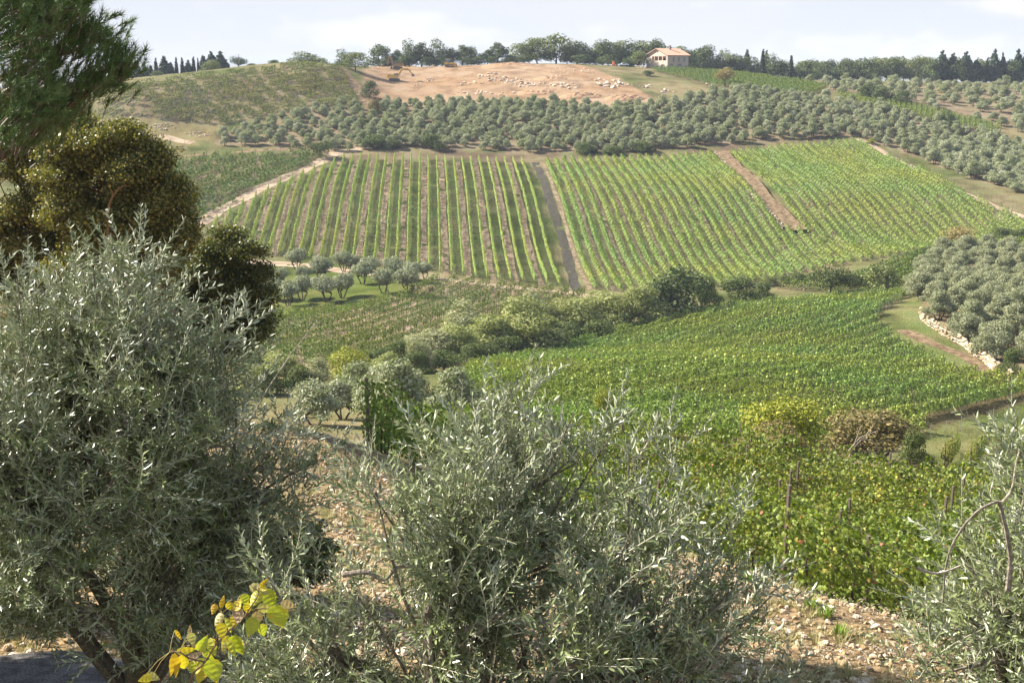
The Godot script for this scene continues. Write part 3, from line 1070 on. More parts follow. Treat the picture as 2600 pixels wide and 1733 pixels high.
func make_ridge() -> void:
	make_tree_kinds()
	# behind the bulldozed ground
	for q in [["oak",868,162,122,44],["oak",964,162,109,56],["open_oak",1008,160,122,38],["oak",1040,160,98,50],["open_oak",1070,160,102,48],["oak",1106,162,96,52],["open_oak",1144,162,117,36],["open_oak",1174,162,109,40],["oak",1197,162,110,36],["open_oak",1238,160,124,36],["open_oak",1263,160,102,50],["oak",1297,158,136,28]]:
		seen_tree(q[0], q[1], q[2], q[3], q[4], "airy dark oak on the skyline behind the diggers", "oaks behind the diggers", 552.0)
	for q in [["light_oak",1327,154,105,54],["light_oak",1365,156,90,60],["light_oak",1412,156,79,84],["oak",1463,158,100,56],["oak",1497,158,111,48],["oak",1531,160,94,58],["light_oak",1565,160,100,56],["oak",1599,162,98,56],["light_oak",1633,162,98,54],["oak",1663,160,94,50],["light_oak",1440,158,112,40],["light_oak",1345,156,118,50],["oak",1580,162,118,50],["oak",1515,162,122,44],["oak",1690,160,112,48],["light_oak",1722,160,113,46],["oak",1750,165,118,44]]:
		seen_tree(q[0], q[1], q[2], q[3], q[4], "leafy oak of the wood between the rubble and the stone house", "oaks beside the stone house", 560.0)
	for q in [[990,162,136,40],[1030,162,138,44],[1090,164,140,44],[1130,164,140,40],[1185,164,142,44],[1215,162,142,36],[1250,162,142,40],[1290,160,144,40],[1330,158,136,40],[1480,160,136,50],[1545,162,138,50],[1610,164,140,44]]:
		seen_tree("oak", q[0], q[1], q[2], q[3], "low leafy oak filling a gap in the skyline trees", "low oaks of the skyline", 548.0)
	seen_tree("light_oak", 902, 180, 128, 54, "light green tree at the top of the hillside track")
	seen_tree("light_oak", 1624, 168, 126, 40, "round bright green tree in the yard of the stone house", "", 543.0)
	seen_tree("shrub", 1590, 172, 148, 30, "small shrub in the yard of the stone house", "", 543.0)
	# from the house to the east
	for q in [["oak",1778,176,118,52],["oak",1791,175,104,56],["light_oak",1838,175,120,50],["oak",1866,182,134,56],["oak",1905,187,142,50],["oak",1960,190,134,52],["oak",1990,195,146,50],["light_oak",1935,192,150,46],["oak",2030,198,156,46],["oak",1815,178,140,50],["oak",1850,184,152,50],["oak",1885,188,156,50]]:
		seen_tree(q[0], q[1], q[2], q[3], q[4], "dark oak of the wood behind the vines east of the house", "oaks east of the house", 585.0)
	for i in 34:
		var sx := 2040.0 + i * 17.0 + rng.randf_range(-4, 4)
		seen_tree("light_oak" if rng.randf() < 0.62 else "oak", sx, 208, 142.0 + rng.randf_range(-8, 10) + (6.0 if i % 5 == 0 else 0.0), rng.randf_range(40, 56), "broadleaf tree of the long wood along the east ridge", "trees of the east ridge wood", 600.0 + rng.randf_range(-14, 10))
	for q in [[1897,150,119,17],[1945,186,121,16]]:
		seen_tree("fir", q[0], q[1], q[2], q[3] * 1.4, "dark conifer tip rising over the oaks east of the house", "conifers over the oaks", 596.0)
	for q in [[1936,188,119,13],[2008,196,136,13]]:
		seen_tree("cypress", q[0], q[1], q[2], q[3], "slim dark cypress in front of the oaks east of the house", "cypresses east of the house", 578.0)
	for q in [[2390,205,123,44],[2417,205,128,38],[2450,205,126,50],[2478,205,146,40],[2522,205,119,36],[2545,205,140,34],[2582,205,119,40],[2560,205,150,36]]:
		seen_tree("fir", q[0], q[1], q[2], q[3], "tall dark conifer standing above the east ridge wood", "conifers of the east ridge wood", 588.0)
	for q in [[2543,200,126,10],[2598,210,120,12],[2505,200,140,10]]:
		seen_tree("cypress", q[0], q[1], q[2], q[3], "slim cypress among the conifers of the east ridge", "cypresses of the east ridge", 586.0)
	# west skyline
	for q in [["fir",346,196,147,30],["fir",367,192,157,24],["fir",383,190,160,20],["cypress",396,182,141,11],["fir",417,186,136,34],["fir",433,186,152,26],["cypress",448,184,140,9],["cypress",463,186,141,10],["fir",478,182,149,28],["cypress",492,182,140,10],["cypress",503,182,142,6],["fir",517,182,134,28],["fir",537,180,126,40],["fir",560,178,126,44],["cypress",12,225,184,12],["cypress",35,225,168,14],["fir",58,225,180,26],["cypress",100,222,176,12],["fir",130,220,178,30],["fir",325,200,158,26]]:
		seen_tree(q[0], q[1], q[2], q[3], q[4], "dark cypress on the west skyline" if q[0] == "cypress" else "dark fir among the cypresses on the west skyline", "cypresses on the west skyline" if q[0] == "cypress" else "firs on the west skyline", 520.0)
	seen_tree("light_oak", 540, 180, 148, 42, "pale broadleaf tree in front of the skyline firs", "", 512.0)
	seen_tree("dome_pine", 606, 176, 139, 46, "umbrella pine with a domed crown at the end of the skyline firs", "", 512.0)
	seen_tree("light_oak", 776, 168, 127, 76, "broad round tree alone on the vineyard hilltop", "", 505.0)
	seen_tree("shrub", 697, 172, 150, 36, "low bush on the skyline between umbrella pine and round tree", "", 500.0)
	seen_tree("shrub", 640, 176, 160, 30, "small grey bush below the umbrella pine", "", 500.0)
	seen_tree("shrub", 400, 190, 176, 44, "grey bush at the foot of the skyline cypresses", "", 505.0)
	# along the track and the groves
	seen_tree("oak", 938, 248, 196, 36, "dense dark tree beside the bulldozed ground")
	seen_tree("brown_shrub", 951, 300, 246, 34, "russet shrub below the dense dark tree")
	seen_tree("ochre", 1842, 221, 168, 44, "ochre-leaved tree at the edge of the olive grove below the house")
	for q in [[949,374,338,74],[1097,379,338,60],[1488,389,357,64],[1633,385,353,68],[1000,378,352,40],[1560,390,366,60]]:
		seen_tree("shrub", q[0], q[1], q[2], q[3], "low green thicket on the bank under the hillside grove", "thickets on the bank")
	seen_tree("orchard", 815, 402, 356, 58, "bushy tree at the bend of the dirt road")
	seen_tree("shrub", 1645, 193, 177, 30, "dark rounded shrub on the dry grass below the house")
	seen_tree("shrub", 2080, 247, 232, 30, "brown-green shrub among the vines below the ridge", "", 470.0)
	seen_tree("oak", 2400, 322, 276, 42, "dark bushy tree in the vine band between the groves")
	for q in [[2200,252,205,44],[2240,258,215,44],[2290,268,222,40]]:
		seen_tree("oak", q[0], q[1], q[2], q[3], "dark tree at the corner of the open olive grove", "dark trees at the open grove")
	seen_tree("yellow_shrub", 2212, 366, 348, 22, "yellow-green bush at the corner of the wide slope")

func make_hollow() -> void:
	# the line of willows along the stream and the trees that go on from it
	seen_tree("willow", 1250, 902, 786, 110, "big fresh green willow clump beside the dense vineyard")
	seen_tree("willow", 1331, 898, 742, 146, "tallest willow of the stream with a full green crown")
	seen_tree("pale_willow", 1352, 850, 726, 80, "yellowing willow top behind the tallest willow")
	seen_tree("willow", 1390, 872, 790, 70, "narrow willow in the dip beside the tallest willow")
	seen_tree("willow", 1454, 848, 748, 96, "round willow beyond the gap in the willow line")
	seen_tree("willow", 1526, 838, 734, 112, "broad willow beside the dark trees of the stream")
	seen_tree("pale_willow", 1097, 912, 829, 94, "pale sandy willow low on the stream bank")
	seen_tree("pale_willow", 1169, 885, 753, 100, "tall greyish willow in front of the knoll vineyard")
	seen_tree("willow", 1162, 912, 817, 84, "small green willow between the two pale willows")
	seen_tree("pale_willow", 1060, 945, 850, 60, "pale feathery willow beside the olive-green thicket")
	seen_tree("willow", 985, 965, 885, 60, "low willow bush between the thicket and the yellow shrub")
	for q in [["shrub",650,945,880,90],["willow",715,965,890,80],["shrub",760,985,915,80],["shrub",690,1000,930,80],["willow",640,1000,920,80]]:
		seen_tree(q[0], q[1], q[2], q[3], q[4], "bushy growth between the big olive and the knoll vines", "bushes below the knoll")
	seen_tree("pale_willow", 800, 985, 905, 70, "greyish willow bush behind the big olive")
	seen_tree("shrub", 1021, 942, 859, 84, "olive-green thicket at the end of the willow line")
	seen_tree("yellow_shrub", 885, 962, 872, 130, "autumn yellow shrub below the knoll vineyard")
	seen_tree("shrub", 972, 930, 880, 70, "dark shrub between yellow shrub and thicket")
	for q in [[1200,926,870,90],[1290,912,850,110],[1380,892,835,110],[1450,872,810,110],[1520,862,802,110],[1580,842,790,90],[1120,942,885,90],[1640,834,790,80],[1240,918,868,90],[1340,902,845,100],[1415,882,830,90],[1060,948,890,80]]:  # added dark shrubs, standing in for shade at the foot of the willows
		seen_tree("shrub", q[0], q[1], q[2], q[3], "dark shrub added under the willows to stand in for shade", "added dark shrubs under the willows")
	seen_tree("willow", 1622, 826, 712, 96, "last willow of the line beside the tall dark tree")
	seen_tree("oak", 1716, 808, 668, 132, "tall dark green tree at the turn of the stream")
	seen_tree("shrub", 1792, 796, 694, 74, "slender green tree beside the tall dark tree")
	seen_tree("oak", 1680, 815, 700, 90, "dark tree half hidden behind the last willow")
	seen_tree("shrub", 1880, 782, 698, 112, "yellow-green bushy tree above the dense vineyard")
	seen_tree("shrub", 1930, 776, 706, 70, "leafy bush at the tip of the tree line")
	for q in [[1960,724,702,40],[1995,718,698,42],[2030,712,692,44],[2060,706,688,36]]:
		seen_tree("shrub", q[0], q[1], q[2], q[3], "clipped dark hedge bush below the wide slope", "hedge bushes below the wide slope")
	seen_tree("orchard", 2109, 762, 672, 104, "spreading fruit tree with a bare trunk beside the field path")
	seen_tree("orchard", 2165, 752, 690, 60, "smaller fruit tree behind the spreading one")
	seen_tree("light_oak", 2243, 746, 664, 100, "round bright green tree at the corner of the dense vineyard")
	seen_tree("ochre", 2434, 632, 572, 76, "tan-leaved tree in the hedge at the foot of the wide slope")
	for i in 9:
		var sx := 2325.0 + i * 19.0
		seen_tree("shrub", sx, 652.0 - i * 3.2, 630.0 - i * 3.6, 34, "dark hedge bush at the foot of the wide slope", "hedge bushes at the foot of the wide slope")
	seen_tree("shrub", 2545, 612, 574, 60, "green bush where the hedge leaves the field", "")
	seen_tree("shrub", 2590, 606, 578, 50, "darker bush beside the end of the hedge", "")
	# near the foreground vines
	seen_tree("yellow_shrub", 1985, 1165, 992, 215, "bright yellow-green shrub above the posts and wires")
	seen_tree("brown_shrub", 1975, 1172, 1065, 190, "reddish brown shrub under the yellow-green one")
	seen_tree("brown_shrub", 2212, 1165, 1026, 250, "large russet shrub with dead white boughs")
	seen_tree("shrub", 2320, 1195, 1090, 80, "dark green shrub at the edge of the russet one")
	seen_tree("yellow_shrub", 1535, 1085, 978, 66, "feathery yellow shrub in front of the dense vineyard")
	seen_tree("brown_shrub", 555, 632, 592, 76, "brownish round bush at the foot of the striped vineyard")
	seen_tree("shrub", 2565, 962, 880, 60, "thorny bush at the end of the dry-stone wall")
	# dead boughs in the russet shrub, dead sapling by the stream
	var foot := cast(2170, 1165) + Vector3(0, 0, 2.2)
	var t := thing("dead_bough", "bleached dead boughs sticking out of the russet shrub", "dead branch", foot)
	for q in [[[2145,1185],[2165,1140],[2187,1080]], [[2150,1150],[2185,1110],[2230,1092]], [[2185,1112],[2215,1118],[2232,1140]], [[2165,1140],[2200,1104],[2222,1075]]]:
		var g := Geo.new()
		var path := PackedVector3Array()
		for p in q:
			path.append(at_pixel(p[0], p[1], -foot.z - 1.6) - foot)
		g.tube(path, PackedFloat32Array([0.045, 0.03, 0.012]), 5, Color(0.62, 0.55, 0.48))
		part("branch", g.mesh(), mats.bark, t)
	foot = cast(1094, 950)
	t = thing("dead_sapling", "bare grey sapling in front of the willow thicket", "dead tree", foot)
	for q in [[[1098,950],[1092,915],[1090,885]], [[1092,912],[1099,900],[1104,893]], [[1070,950],[1066,930],[1058,920]], [[1066,935],[1070,915],[1068,905]]]:
		var g := Geo.new()
		var path := PackedVector3Array()
		for p in q:
			path.append(at_pixel(p[0], p[1], -foot.z) - foot)
		g.tube(path, PackedFloat32Array([0.06, 0.04, 0.02]), 5, Color(0.5, 0.44, 0.38))
		part("branch", g.mesh(), mats.bark, t)

# ---------------------------------------------------------------- bulldozed ground
func heap(radius: Vector2, height: float, seed_no: int, col_a: Color, col_b: Color) -> ArrayMesh:
	var g := Geo.new()
	var f := FastNoiseLite.new()
	f.seed = seed_no
	f.frequency = 0.5
	f.fractal_octaves = 3
	var n := 18
	for j in n + 1:
		for i in n + 1:
			var u := i * 2.0 / n - 1.0
			var v := j * 2.0 / n - 1.0
			var x := u * radius.x
			var z := v * radius.y
			var r := u * u + v * v
			var h := height * maxf(0.0, 1.0 - r) * (1.0 + 0.5 * f.get_noise_2d(x, z)) + 0.25 * f.get_noise_2d(x * 2.0, z * 2.0) * maxf(0.0, 1.0 - r) - 0.35 * smoothstep(0.8, 1.2, r)
			g.v.append(Vector3(x, h, z))
			g.c.append(vary(col_a, col_b, 0.06))
	for j in n:
		for i in n:
			var a := j * (n + 1) + i
			g.t.append(a); g.t.append(a + n + 1); g.t.append(a + 1)
			g.t.append(a + 1); g.t.append(a + n + 1); g.t.append(a + n + 2)
	return g.mesh()

func place_heap(sx: float, sy: float, wide_px: float, deep: float, high: float, label: String) -> void:
	var p := cast(sx, sy)
	var w := wide_px * -p.z / FOCAL * 0.5
	var o := solo("earth_mound", heap(Vector2(w, deep), high, int(sx), Color(0.44, 0.30, 0.19), Color(0.52, 0.37, 0.25)), mats.rubble, label, "earth mound")
	o.position = p
	var slope := hgt(p.x, -p.z + 2.0) - hgt(p.x, -p.z - 2.0)
	o.rotation.x = atan2(slope, 4.0)

func scatter_rocks(sx: float, sy: float, rx: float, ry: float, n: int, lo: float, hi: float, grey := 0.0) -> Array:
	var out := []
	for i in n:
		var a := rng.randf() * TAU
		var k := sqrt(rng.randf())
		var p := cast(sx + cos(a) * rx * k, sy + sin(a) * ry * k)
		var s := lerpf(lo, hi, pow(rng.randf(), 2.0))
		out.append([p + Vector3(0, s * rng.randf_range(0.0, 0.3), 0), s])
	return out

func make_site() -> void:
	place_heap(1005, 166, 130, 5.0, 1.8, "long spoil ridge of tan earth behind the diggers")
	place_heap(1300, 166, 150, 5.0, 1.1, "low tan earth ridge along the top of the cleared ground")
	place_heap(1400, 200, 90, 5.0, 1.0, "rounded tan earth mound beside the white rock piles")
	place_heap(1480, 245, 120, 3.5, 1.3, "cut earth bank above the terrace wall")
	place_heap(1590, 250, 110, 3.5, 1.2, "reddish earth bank below the last rock pile")
	place_heap(1370, 235, 110, 3.5, 0.9, "earth bank below the long rock pile")
	var piles := [
		[1247,196,36,9,34,0.6,1.7], [1290,205,60,7,34,0.5,1.4], [1345,214,55,7,40,0.5,1.5], [1440,218,46,8,34,0.5,1.6], [1200,213,36,5,14,0.5,1.2],
		[1240,235,80,7,46,0.35,1.0], [1545,211,36,13,46,0.6,2.0], [1620,218,36,6,20,0.4,1.2], [1450,178,50,9,40,0.35,1.0], [1088,202,14,5,10,0.5,1.3], [1096,172,15,5,9,0.5,1.4], [1065,214,16,10,10,0.3,0.8], [1412,193,16,5,9,0.4,1.2], [1690,232,22,7,12,0.5,1.4], [1806,213,14,4,8,0.5,1.2], [1102,161,8,3,4,0.9,1.8], [1290,160,10,3,5,0.6,1.2],
	]
	var big := []
	for q in piles:
		big.append_array(scatter_rocks(q[0], q[1], q[2], q[3], int(q[4] * 0.72), q[5], q[6]))
	print("boulders ", big.size())
	for i in big.size():
		var o := solo("boulder", rocks[i % rocks.size()], mats.stone, "pale limestone boulder in a rock pile on the cleared ground", "boulder", "boulders of the rock piles")
		var s: float = big[i][1] * 1.3
		o.transform = Transform3D(Basis(Vector3.UP, rng.randf() * TAU) * Basis(Vector3.RIGHT, rng.randf_range(-0.7, 0.7)) * Basis.from_scale(Vector3(s * 1.2, s * 0.95, s)), big[i][0])
	var small := []
	for k in rocks.size():
		small.append([])
	for q in piles:
		for r in scatter_rocks(q[0], q[1] + 2, q[2] * 1.25, q[3] * 1.2, int(q[4] * 1.6), 0.15, 0.55):
			small[rng.randi() % rocks.size()].append(Transform3D(Basis(Vector3.UP, rng.randf() * TAU) * Basis.from_scale(Vector3.ONE * r[1]), r[0]))
	for r in scatter_rocks(1280, 205, 330, 40, 320, 0.12, 0.5):
		small[rng.randi() % rocks.size()].append(Transform3D(Basis(Vector3.UP, rng.randf() * TAU) * Basis.from_scale(Vector3.ONE * r[1]), r[0]))
	var host := thing("rubble", "small broken stones scattered over the cleared tan ground", "rubble")
	host.set_meta("kind", "stuff")
	for k in rocks.size():
		copies("rubble", rocks[k], mats.stone, small[k], [], host)
	# rubble on the terraced bank in the west
	small = [[], []]
	for q in [[270,312,26,9,50],[410,322,40,8,90],[500,340,34,7,80],[330,320,60,7,30]]:
		for r in scatter_rocks(q[0], q[1], q[2], q[3], q[4], 0.25, 0.9):
			small[rng.randi() % 2].append(Transform3D(Basis(Vector3.UP, rng.randf() * TAU) * Basis.from_scale(Vector3.ONE * r[1]), r[0]))
	host = thing("rubble", "grey rubble spilling down the grassy bank above the hillside lane", "rubble")
	host.set_meta("kind", "stuff")
	for k in 2:
		copies("rubble", rocks[k], mats.stone, small[k], [], host)
	# the dry bank with a line of stones that parts the wide slope
	solo("path", ribbon(region([[1832, 388], [1885, 445], [1945, 510], [1998, 562], [2030, 590]]), 4.6, 0.7, 2.0, 0.25), mats.dry_bank, "", "", "", "structure")
	small = [[], [], []]
	var line := region([[1812, 390], [1860, 440], [1920, 508], [1990, 582]])
	for i in 900:
		var k := rng.randf_range(0, line.size() - 1.001)
		var m := line[int(k)].lerp(line[int(k) + 1], k - int(k)) + Vector2(rng.randf_range(-0.5, 0.5), rng.randf_range(-0.5, 0.5))
		small[i % 3].append(Transform3D(Basis(Vector3.UP, rng.randf() * TAU) * Basis.from_scale(Vector3.ONE * rng.randf_range(0.18, 0.6)), on_ground(m.x, m.y) + Vector3(0, rng.randf_range(0.05, 1.0), 0)))
	host = thing("stone_line", "line of pale stones down the dry strip across the wide slope", "stones")
	host.set_meta("kind", "stuff")
	for k in 3:
		copies("rubble", rocks[k], mats.stone, small[k], [], host)

# a wall of single stones along a line
func stone_wall(label: String, pts: Array, courses: int, stone: float) -> void:
	var line := region(pts)
	var foot := on_ground(line[0].x, line[0].y)
	var t := thing("dry_stone_wall", label, "stone wall", foot)
	var lens := [0.0]
	for i in line.size() - 1:
		lens.append(lens[i] + line[i].distance_to(line[i + 1]))
	var total: float = lens[lens.size() - 1]
	var n := int(total / stone)
	var made := 0
	for c in courses:
		for i in n:
			var s := (i + 0.5 * (c % 2) + rng.randf_range(-0.2, 0.2)) / n * total
			if c == courses - 1 and rng.randf() < 0.35 or rng.randf() < 0.06:
				continue
			var j := 0
			while j < lens.size() - 2 and s > lens[j + 1]:
				j += 1
			var m: Vector2 = line[j].lerp(line[j + 1], clampf((s - lens[j]) / (lens[j + 1] - lens[j]), 0.0, 1.0))
			var along: Vector2 = (line[j + 1] - line[j]).normalized()
			var p := on_ground(m.x, m.y) + Vector3(rng.randf_range(-0.12, 0.12), stone * 0.62 * (c + 0.35), rng.randf_range(-0.12, 0.12) - c * 0.1) - foot
			part("stone", stones[4 + rng.randi() % 4], mats.stone, t, Transform3D(Basis(Vector3.UP, atan2(along.y, along.x) + rng.randf_range(-0.3, 0.3)) * Basis(Vector3.RIGHT, rng.randf_range(-0.3, 0.3)) * Basis.from_scale(Vector3(stone * rng.randf_range(0.9, 1.45), stone * rng.randf_range(0.75, 1.1), stone * rng.randf_range(0.8, 1.2))), p))
			made += 1
	print("wall stones ", made)

func fence(label: String, pts: Array, gap: float, high: float, mat: String, wires: int) -> void:
	var line := region(pts)
	var foot := on_ground(line[0].x, line[0].y)
	var t := thing("wire_fence", label, "fence", foot)
	var tops := PackedVector3Array()
	for i in line.size() - 1:
		var n := maxi(1, int(line[i].distance_to(line[i + 1]) / gap))
		for k in n + (1 if i == line.size() - 2 else 0):
			var m := line[i].lerp(line[i + 1], float(k) / n)
			var p := on_ground(m.x, m.y) - foot
			part("post", stake_mesh, mats[mat], t, Transform3D(Basis(Vector3.RIGHT, rng.randf_range(-0.06, 0.06)) * Basis.from_scale(Vector3(1.2, high / 2.0, 1.2)), p))
			tops.append(p)
	for w in wires:
		var g := Geo.new()
		var path := PackedVector3Array()
		var rad := PackedFloat32Array()
		for p in tops:
			path.append(p + Vector3(0, high * (w + 0.8) / wires, 0))
			rad.append(0.003)
		g.tube(path, rad, 3)
		part("wire", g.mesh(), mats.wire, t)

# ---------------------------------------------------------------- house
func wall_sheet(w: float, h: float, holes: Array, deep: float) -> Geo:   # x along, y up, holes [x0, y0, x1, y1] with reveals going back
	var g := Geo.new()
	var xs := [0.0, w]
	var ys := [0.0, h]
	for o in holes:
		xs.append_array([o[0], o[2]])
		ys.append_array([o[1], o[3]])
	xs.sort()
	ys.sort()
	for i in xs.size() - 1:
		for j in ys.size() - 1:
			var cx: float = (xs[i] + xs[i + 1]) * 0.5
			var cy: float = (ys[j] + ys[j + 1]) * 0.5
			var open := false
			for o in holes:
				if cx > o[0] and cx < o[2] and cy > o[1] and cy < o[3]:
					open = true
			if not open and xs[i + 1] - xs[i] > 0.001 and ys[j + 1] - ys[j] > 0.001:
				g.quad(Vector3(xs[i], ys[j], 0), Vector3(xs[i], ys[j + 1], 0), Vector3(xs[i + 1], ys[j + 1], 0), Vector3(xs[i + 1], ys[j], 0), Color.WHITE)
	for o in holes:
		var b := Vector3(0, 0, -deep)
		var c := [Vector3(o[0], o[1], 0), Vector3(o[2], o[1], 0), Vector3(o[2], o[3], 0), Vector3(o[0], o[3], 0)]
		for k in 4:
			g.quad(c[k], c[(k + 1) % 4], c[(k + 1) % 4] + b, c[k] + b, Color.WHITE)
	return g

func panel(size: Vector3) -> ArrayMesh:
	var g := Geo.new()
	g.box(Vector3.ZERO, size)
	return g.mesh()

func make_house() -> void:
	var noise := noise_image(256, 0.05, 4, 0.6, 1.2, 31, 0.03)
	grainy(paint("masonry", lin(0.55, 0.49, 0.42), 0.9), noise, 0.7, 3.0)
	grainy(paint("plaster", lin(0.74, 0.62, 0.50), 0.9), noise, 0.5, 1.0)
	grainy(paint("roof_tile", lin(0.58, 0.36, 0.27), 0.85), noise, 1.2, 3.0)
	paint("shutter", lin(0.20, 0.15, 0.11), 0.7)
	paint("pane", lin(0.18, 0.22, 0.27), 0.12)
	paint("trim", lin(0.55, 0.38, 0.28), 0.8)
	var corner := cast(1694.7, 177.0)          # the corner nearest the valley
	var theta := deg_to_rad(38.0)
	var h := 6.3
	var long := 12.2
	var deep := 12.4
	var t := thing("stone_house", "two-storey stone farmhouse with terracotta roof on the ridge", "house", corner, 0.0)
	var front := Basis(Vector3(cos(theta), 0, -sin(theta)), Vector3.UP, Vector3(sin(theta), 0, cos(theta)))       # runs right and away
	var side := Basis(Vector3(sin(theta), 0, cos(theta)), Vector3.UP, Vector3(-cos(theta), 0, sin(theta)))          # runs from the far left corner to the near one
	var far_left := Vector3(-sin(theta), 0, -cos(theta)) * deep
	var fh := [[3.0,3.6,4.0,5.3],[6.0,3.6,7.0,5.3],[9.3,3.6,10.3,5.3],[1.3,0,3.2,2.4],[6.0,0,8.0,2.4]]
	part("wall", wall_sheet(long, h, fh, 0.3).mesh(), mats.masonry, t, Transform3D(front, Vector3(0, -0.3, 0)))
	var sh := [[3.4,3.3,11.6,5.7],[8.7,0.0,10.6,2.4]]
	part("wall", wall_sheet(deep, h, sh, 0.25).mesh(), mats.masonry, t, Transform3D(side, far_left + Vector3(0, -0.3, 0)))
	part("wall", wall_sheet(long, h, [], 0.2).mesh(), mats.masonry, t, Transform3D(front, far_left + Vector3(0, -0.3, 0)))
	part("wall", wall_sheet(deep, h, [], 0.2).mesh(), mats.masonry, t, Transform3D(side, far_left + front.x * long + Vector3(0, -0.3, 0)))
	# loggia behind the big opening of the gable side
	part("loggia_wall", wall_sheet(11.2, 2.7, [[4.2,0.0,5.4,2.2],[7.2,0.6,8.4,2.0]], 0.1).mesh(), mats.plaster, t, Transform3D(side, far_left + side.x * 0.4 + Vector3(0, 2.8, 0) - side.z * 2.2))
	part("loggia_floor", panel(Vector3(11.4, 0.15, 2.2)), mats.masonry, t, Transform3D(side, far_left + side.x * 6.0 + Vector3(0, 2.72, 0) - side.z * 1.12))
	part("parapet", panel(Vector3(8.1, 0.9, 0.18)), mats.plaster, t, Transform3D(side, far_left + side.x * 7.5 + Vector3(0, 3.25, 0) - side.z * 0.12))
	for x in [4.6, 7.0, 9.4]:
		part("pillar", panel(Vector3(0.35, 2.6, 0.35)), mats.trim, t, Transform3D(side, far_left + side.x * x + Vector3(0, 4.12, 0) - side.z * 0.2))
	for o in fh:
		var w: float = o[2] - o[0]
		var hh: float = o[3] - o[1]
		var mid: Vector3 = front.x * (o[0] + w * 0.5) + Vector3(0, o[1] + hh * 0.5 - 0.3, 0)
		if o[1] > 1.0:
			var win := part("window", panel(Vector3(w, hh, 0.06)), mats.shutter, t, Transform3D(front, mid - front.z * 0.2))
			part("pane", panel(Vector3(w * 0.36, hh * 0.8, 0.03)), mats.pane, win, Transform3D(Basis(), Vector3(-w * 0.22, 0, 0.05)))
			part("pane", panel(Vector3(w * 0.36, hh * 0.8, 0.03)), mats.pane, win, Transform3D(Basis(), Vector3(w * 0.22, 0, 0.05)))
			part("sill", panel(Vector3(w + 0.3, 0.12, 0.25)), mats.trim, t, Transform3D(front, mid - Vector3(0, hh * 0.5 + 0.06, 0) + front.z * 0.13))
		else:
			arch_window(t, Transform3D(front, mid), w, hh)
	arch_window(t, Transform3D(side, far_left + side.x * 9.65 + Vector3(0, 0.9, 0)), 1.9, 2.4)
	# gable, roof
	var ridge := 2.5
	var over := 0.7
	for k in 2:
		var base := far_left + Vector3(0, h - 0.3, 0) + front.x * long * k
		var g := Geo.new()
		g.tri(base, base + side.x * deep * 0.5 + Vector3(0, ridge, 0), base + side.x * deep, Color.WHITE)
		part("gable", g.mesh(), mats.plaster if k == 0 else mats.masonry, t)
	for x in [5.0, 6.6]:
		part("window", panel(Vector3(0.5, 0.7, 0.1)), mats.shutter, t, Transform3D(side, far_left + side.x * x + Vector3(0, h + 0.9, 0) + side.z * 0.02))
	var eave := h - 0.3
	var rise := Vector3(0, ridge, 0)
	for k in 2:
		var out := side.x if k == 1 else -side.x
		var low := far_left + (side.x * (deep + over) if k == 1 else -side.x * over) + Vector3(0, eave - over * ridge / (deep * 0.5) + 0.1, 0) - front.x * over
		var top := far_left + side.x * deep * 0.5 + Vector3(0, eave, 0) + rise + Vector3(0, 0.1, 0) - front.x * over
		var run := front.x * (long + over * 2.0)
		var g := Geo.new()
		g.quad(low, top, top + run, low + run, Color.WHITE)
		g.quad(low - Vector3(0, 0.14, 0), top - Vector3(0, 0.14, 0), top + run - Vector3(0, 0.14, 0), low + run - Vector3(0, 0.14, 0), Color.WHITE)
		g.quad(low, low + run, low + run - Vector3(0, 0.14, 0), low - Vector3(0, 0.14, 0), Color.WHITE)
		g.quad(low, top, top - Vector3(0, 0.14, 0), low - Vector3(0, 0.14, 0), Color.WHITE)
		var rf := part("roof", g.mesh(), mats.roof_tile, t)
		var n := 34
		for i in n:       # rows of cover tiles up the slope
			var a := low + run * ((i + 0.5) / n) + Vector3(0, 0.03, 0)
			var b := top + run * ((i + 0.5) / n) + Vector3(0, 0.03, 0)
			var tg := Geo.new()
			tg.tube(PackedVector3Array([a, b]), PackedFloat32Array([0.1, 0.085]), 6)
			part("tile", tg.mesh(), mats.roof_tile, rf)
		if k == 1:
			var ch := part("chimney", panel(Vector3(0.7, 1.7, 0.7)), mats.shutter, t, Transform3D(front, top + run * 0.52 + Vector3(0, 0.3, 0) + out * 0.9))
			part("cap", panel(Vector3(0.95, 0.12, 0.95)), mats.roof_tile, ch, Transform3D(Basis(), Vector3(0, 0.92, 0)))
	part("drainpipe", panel(Vector3(0.12, h, 0.12)), mats.shutter, t, Transform3D(front, front.z * 0.08 + front.x * 0.1 + Vector3(0, h * 0.5 - 0.3, 0)))
	# terrace wall, parked car, signal-orange barrels, umbrella in the yard
	stone_wall("low retaining wall of the yard beside the stone house", [[1556, 166], [1600, 168], [1640, 173]], 3, 0.55)
	var yard := at_pixel(1584, 158.5, 541.0)
	yard.y = hgt(yard.x, 541.0)
	var car := thing("parked_car", "pale car parked under the trees beside the stone house", "car", yard, 0.15)
	paint("car_paint", lin(0.62, 0.66, 0.72), 0.25, false, 0.2)
	paint("rubber", lin(0.03, 0.03, 0.03), 0.8)
	var cg := Geo.new()
	var prof := [[-2.1,0.35],[-2.1,0.75],[-1.9,0.85],[-1.2,0.92],[-0.7,1.42],[0.9,1.45],[1.6,0.98],[2.05,0.9],[2.1,0.4]]
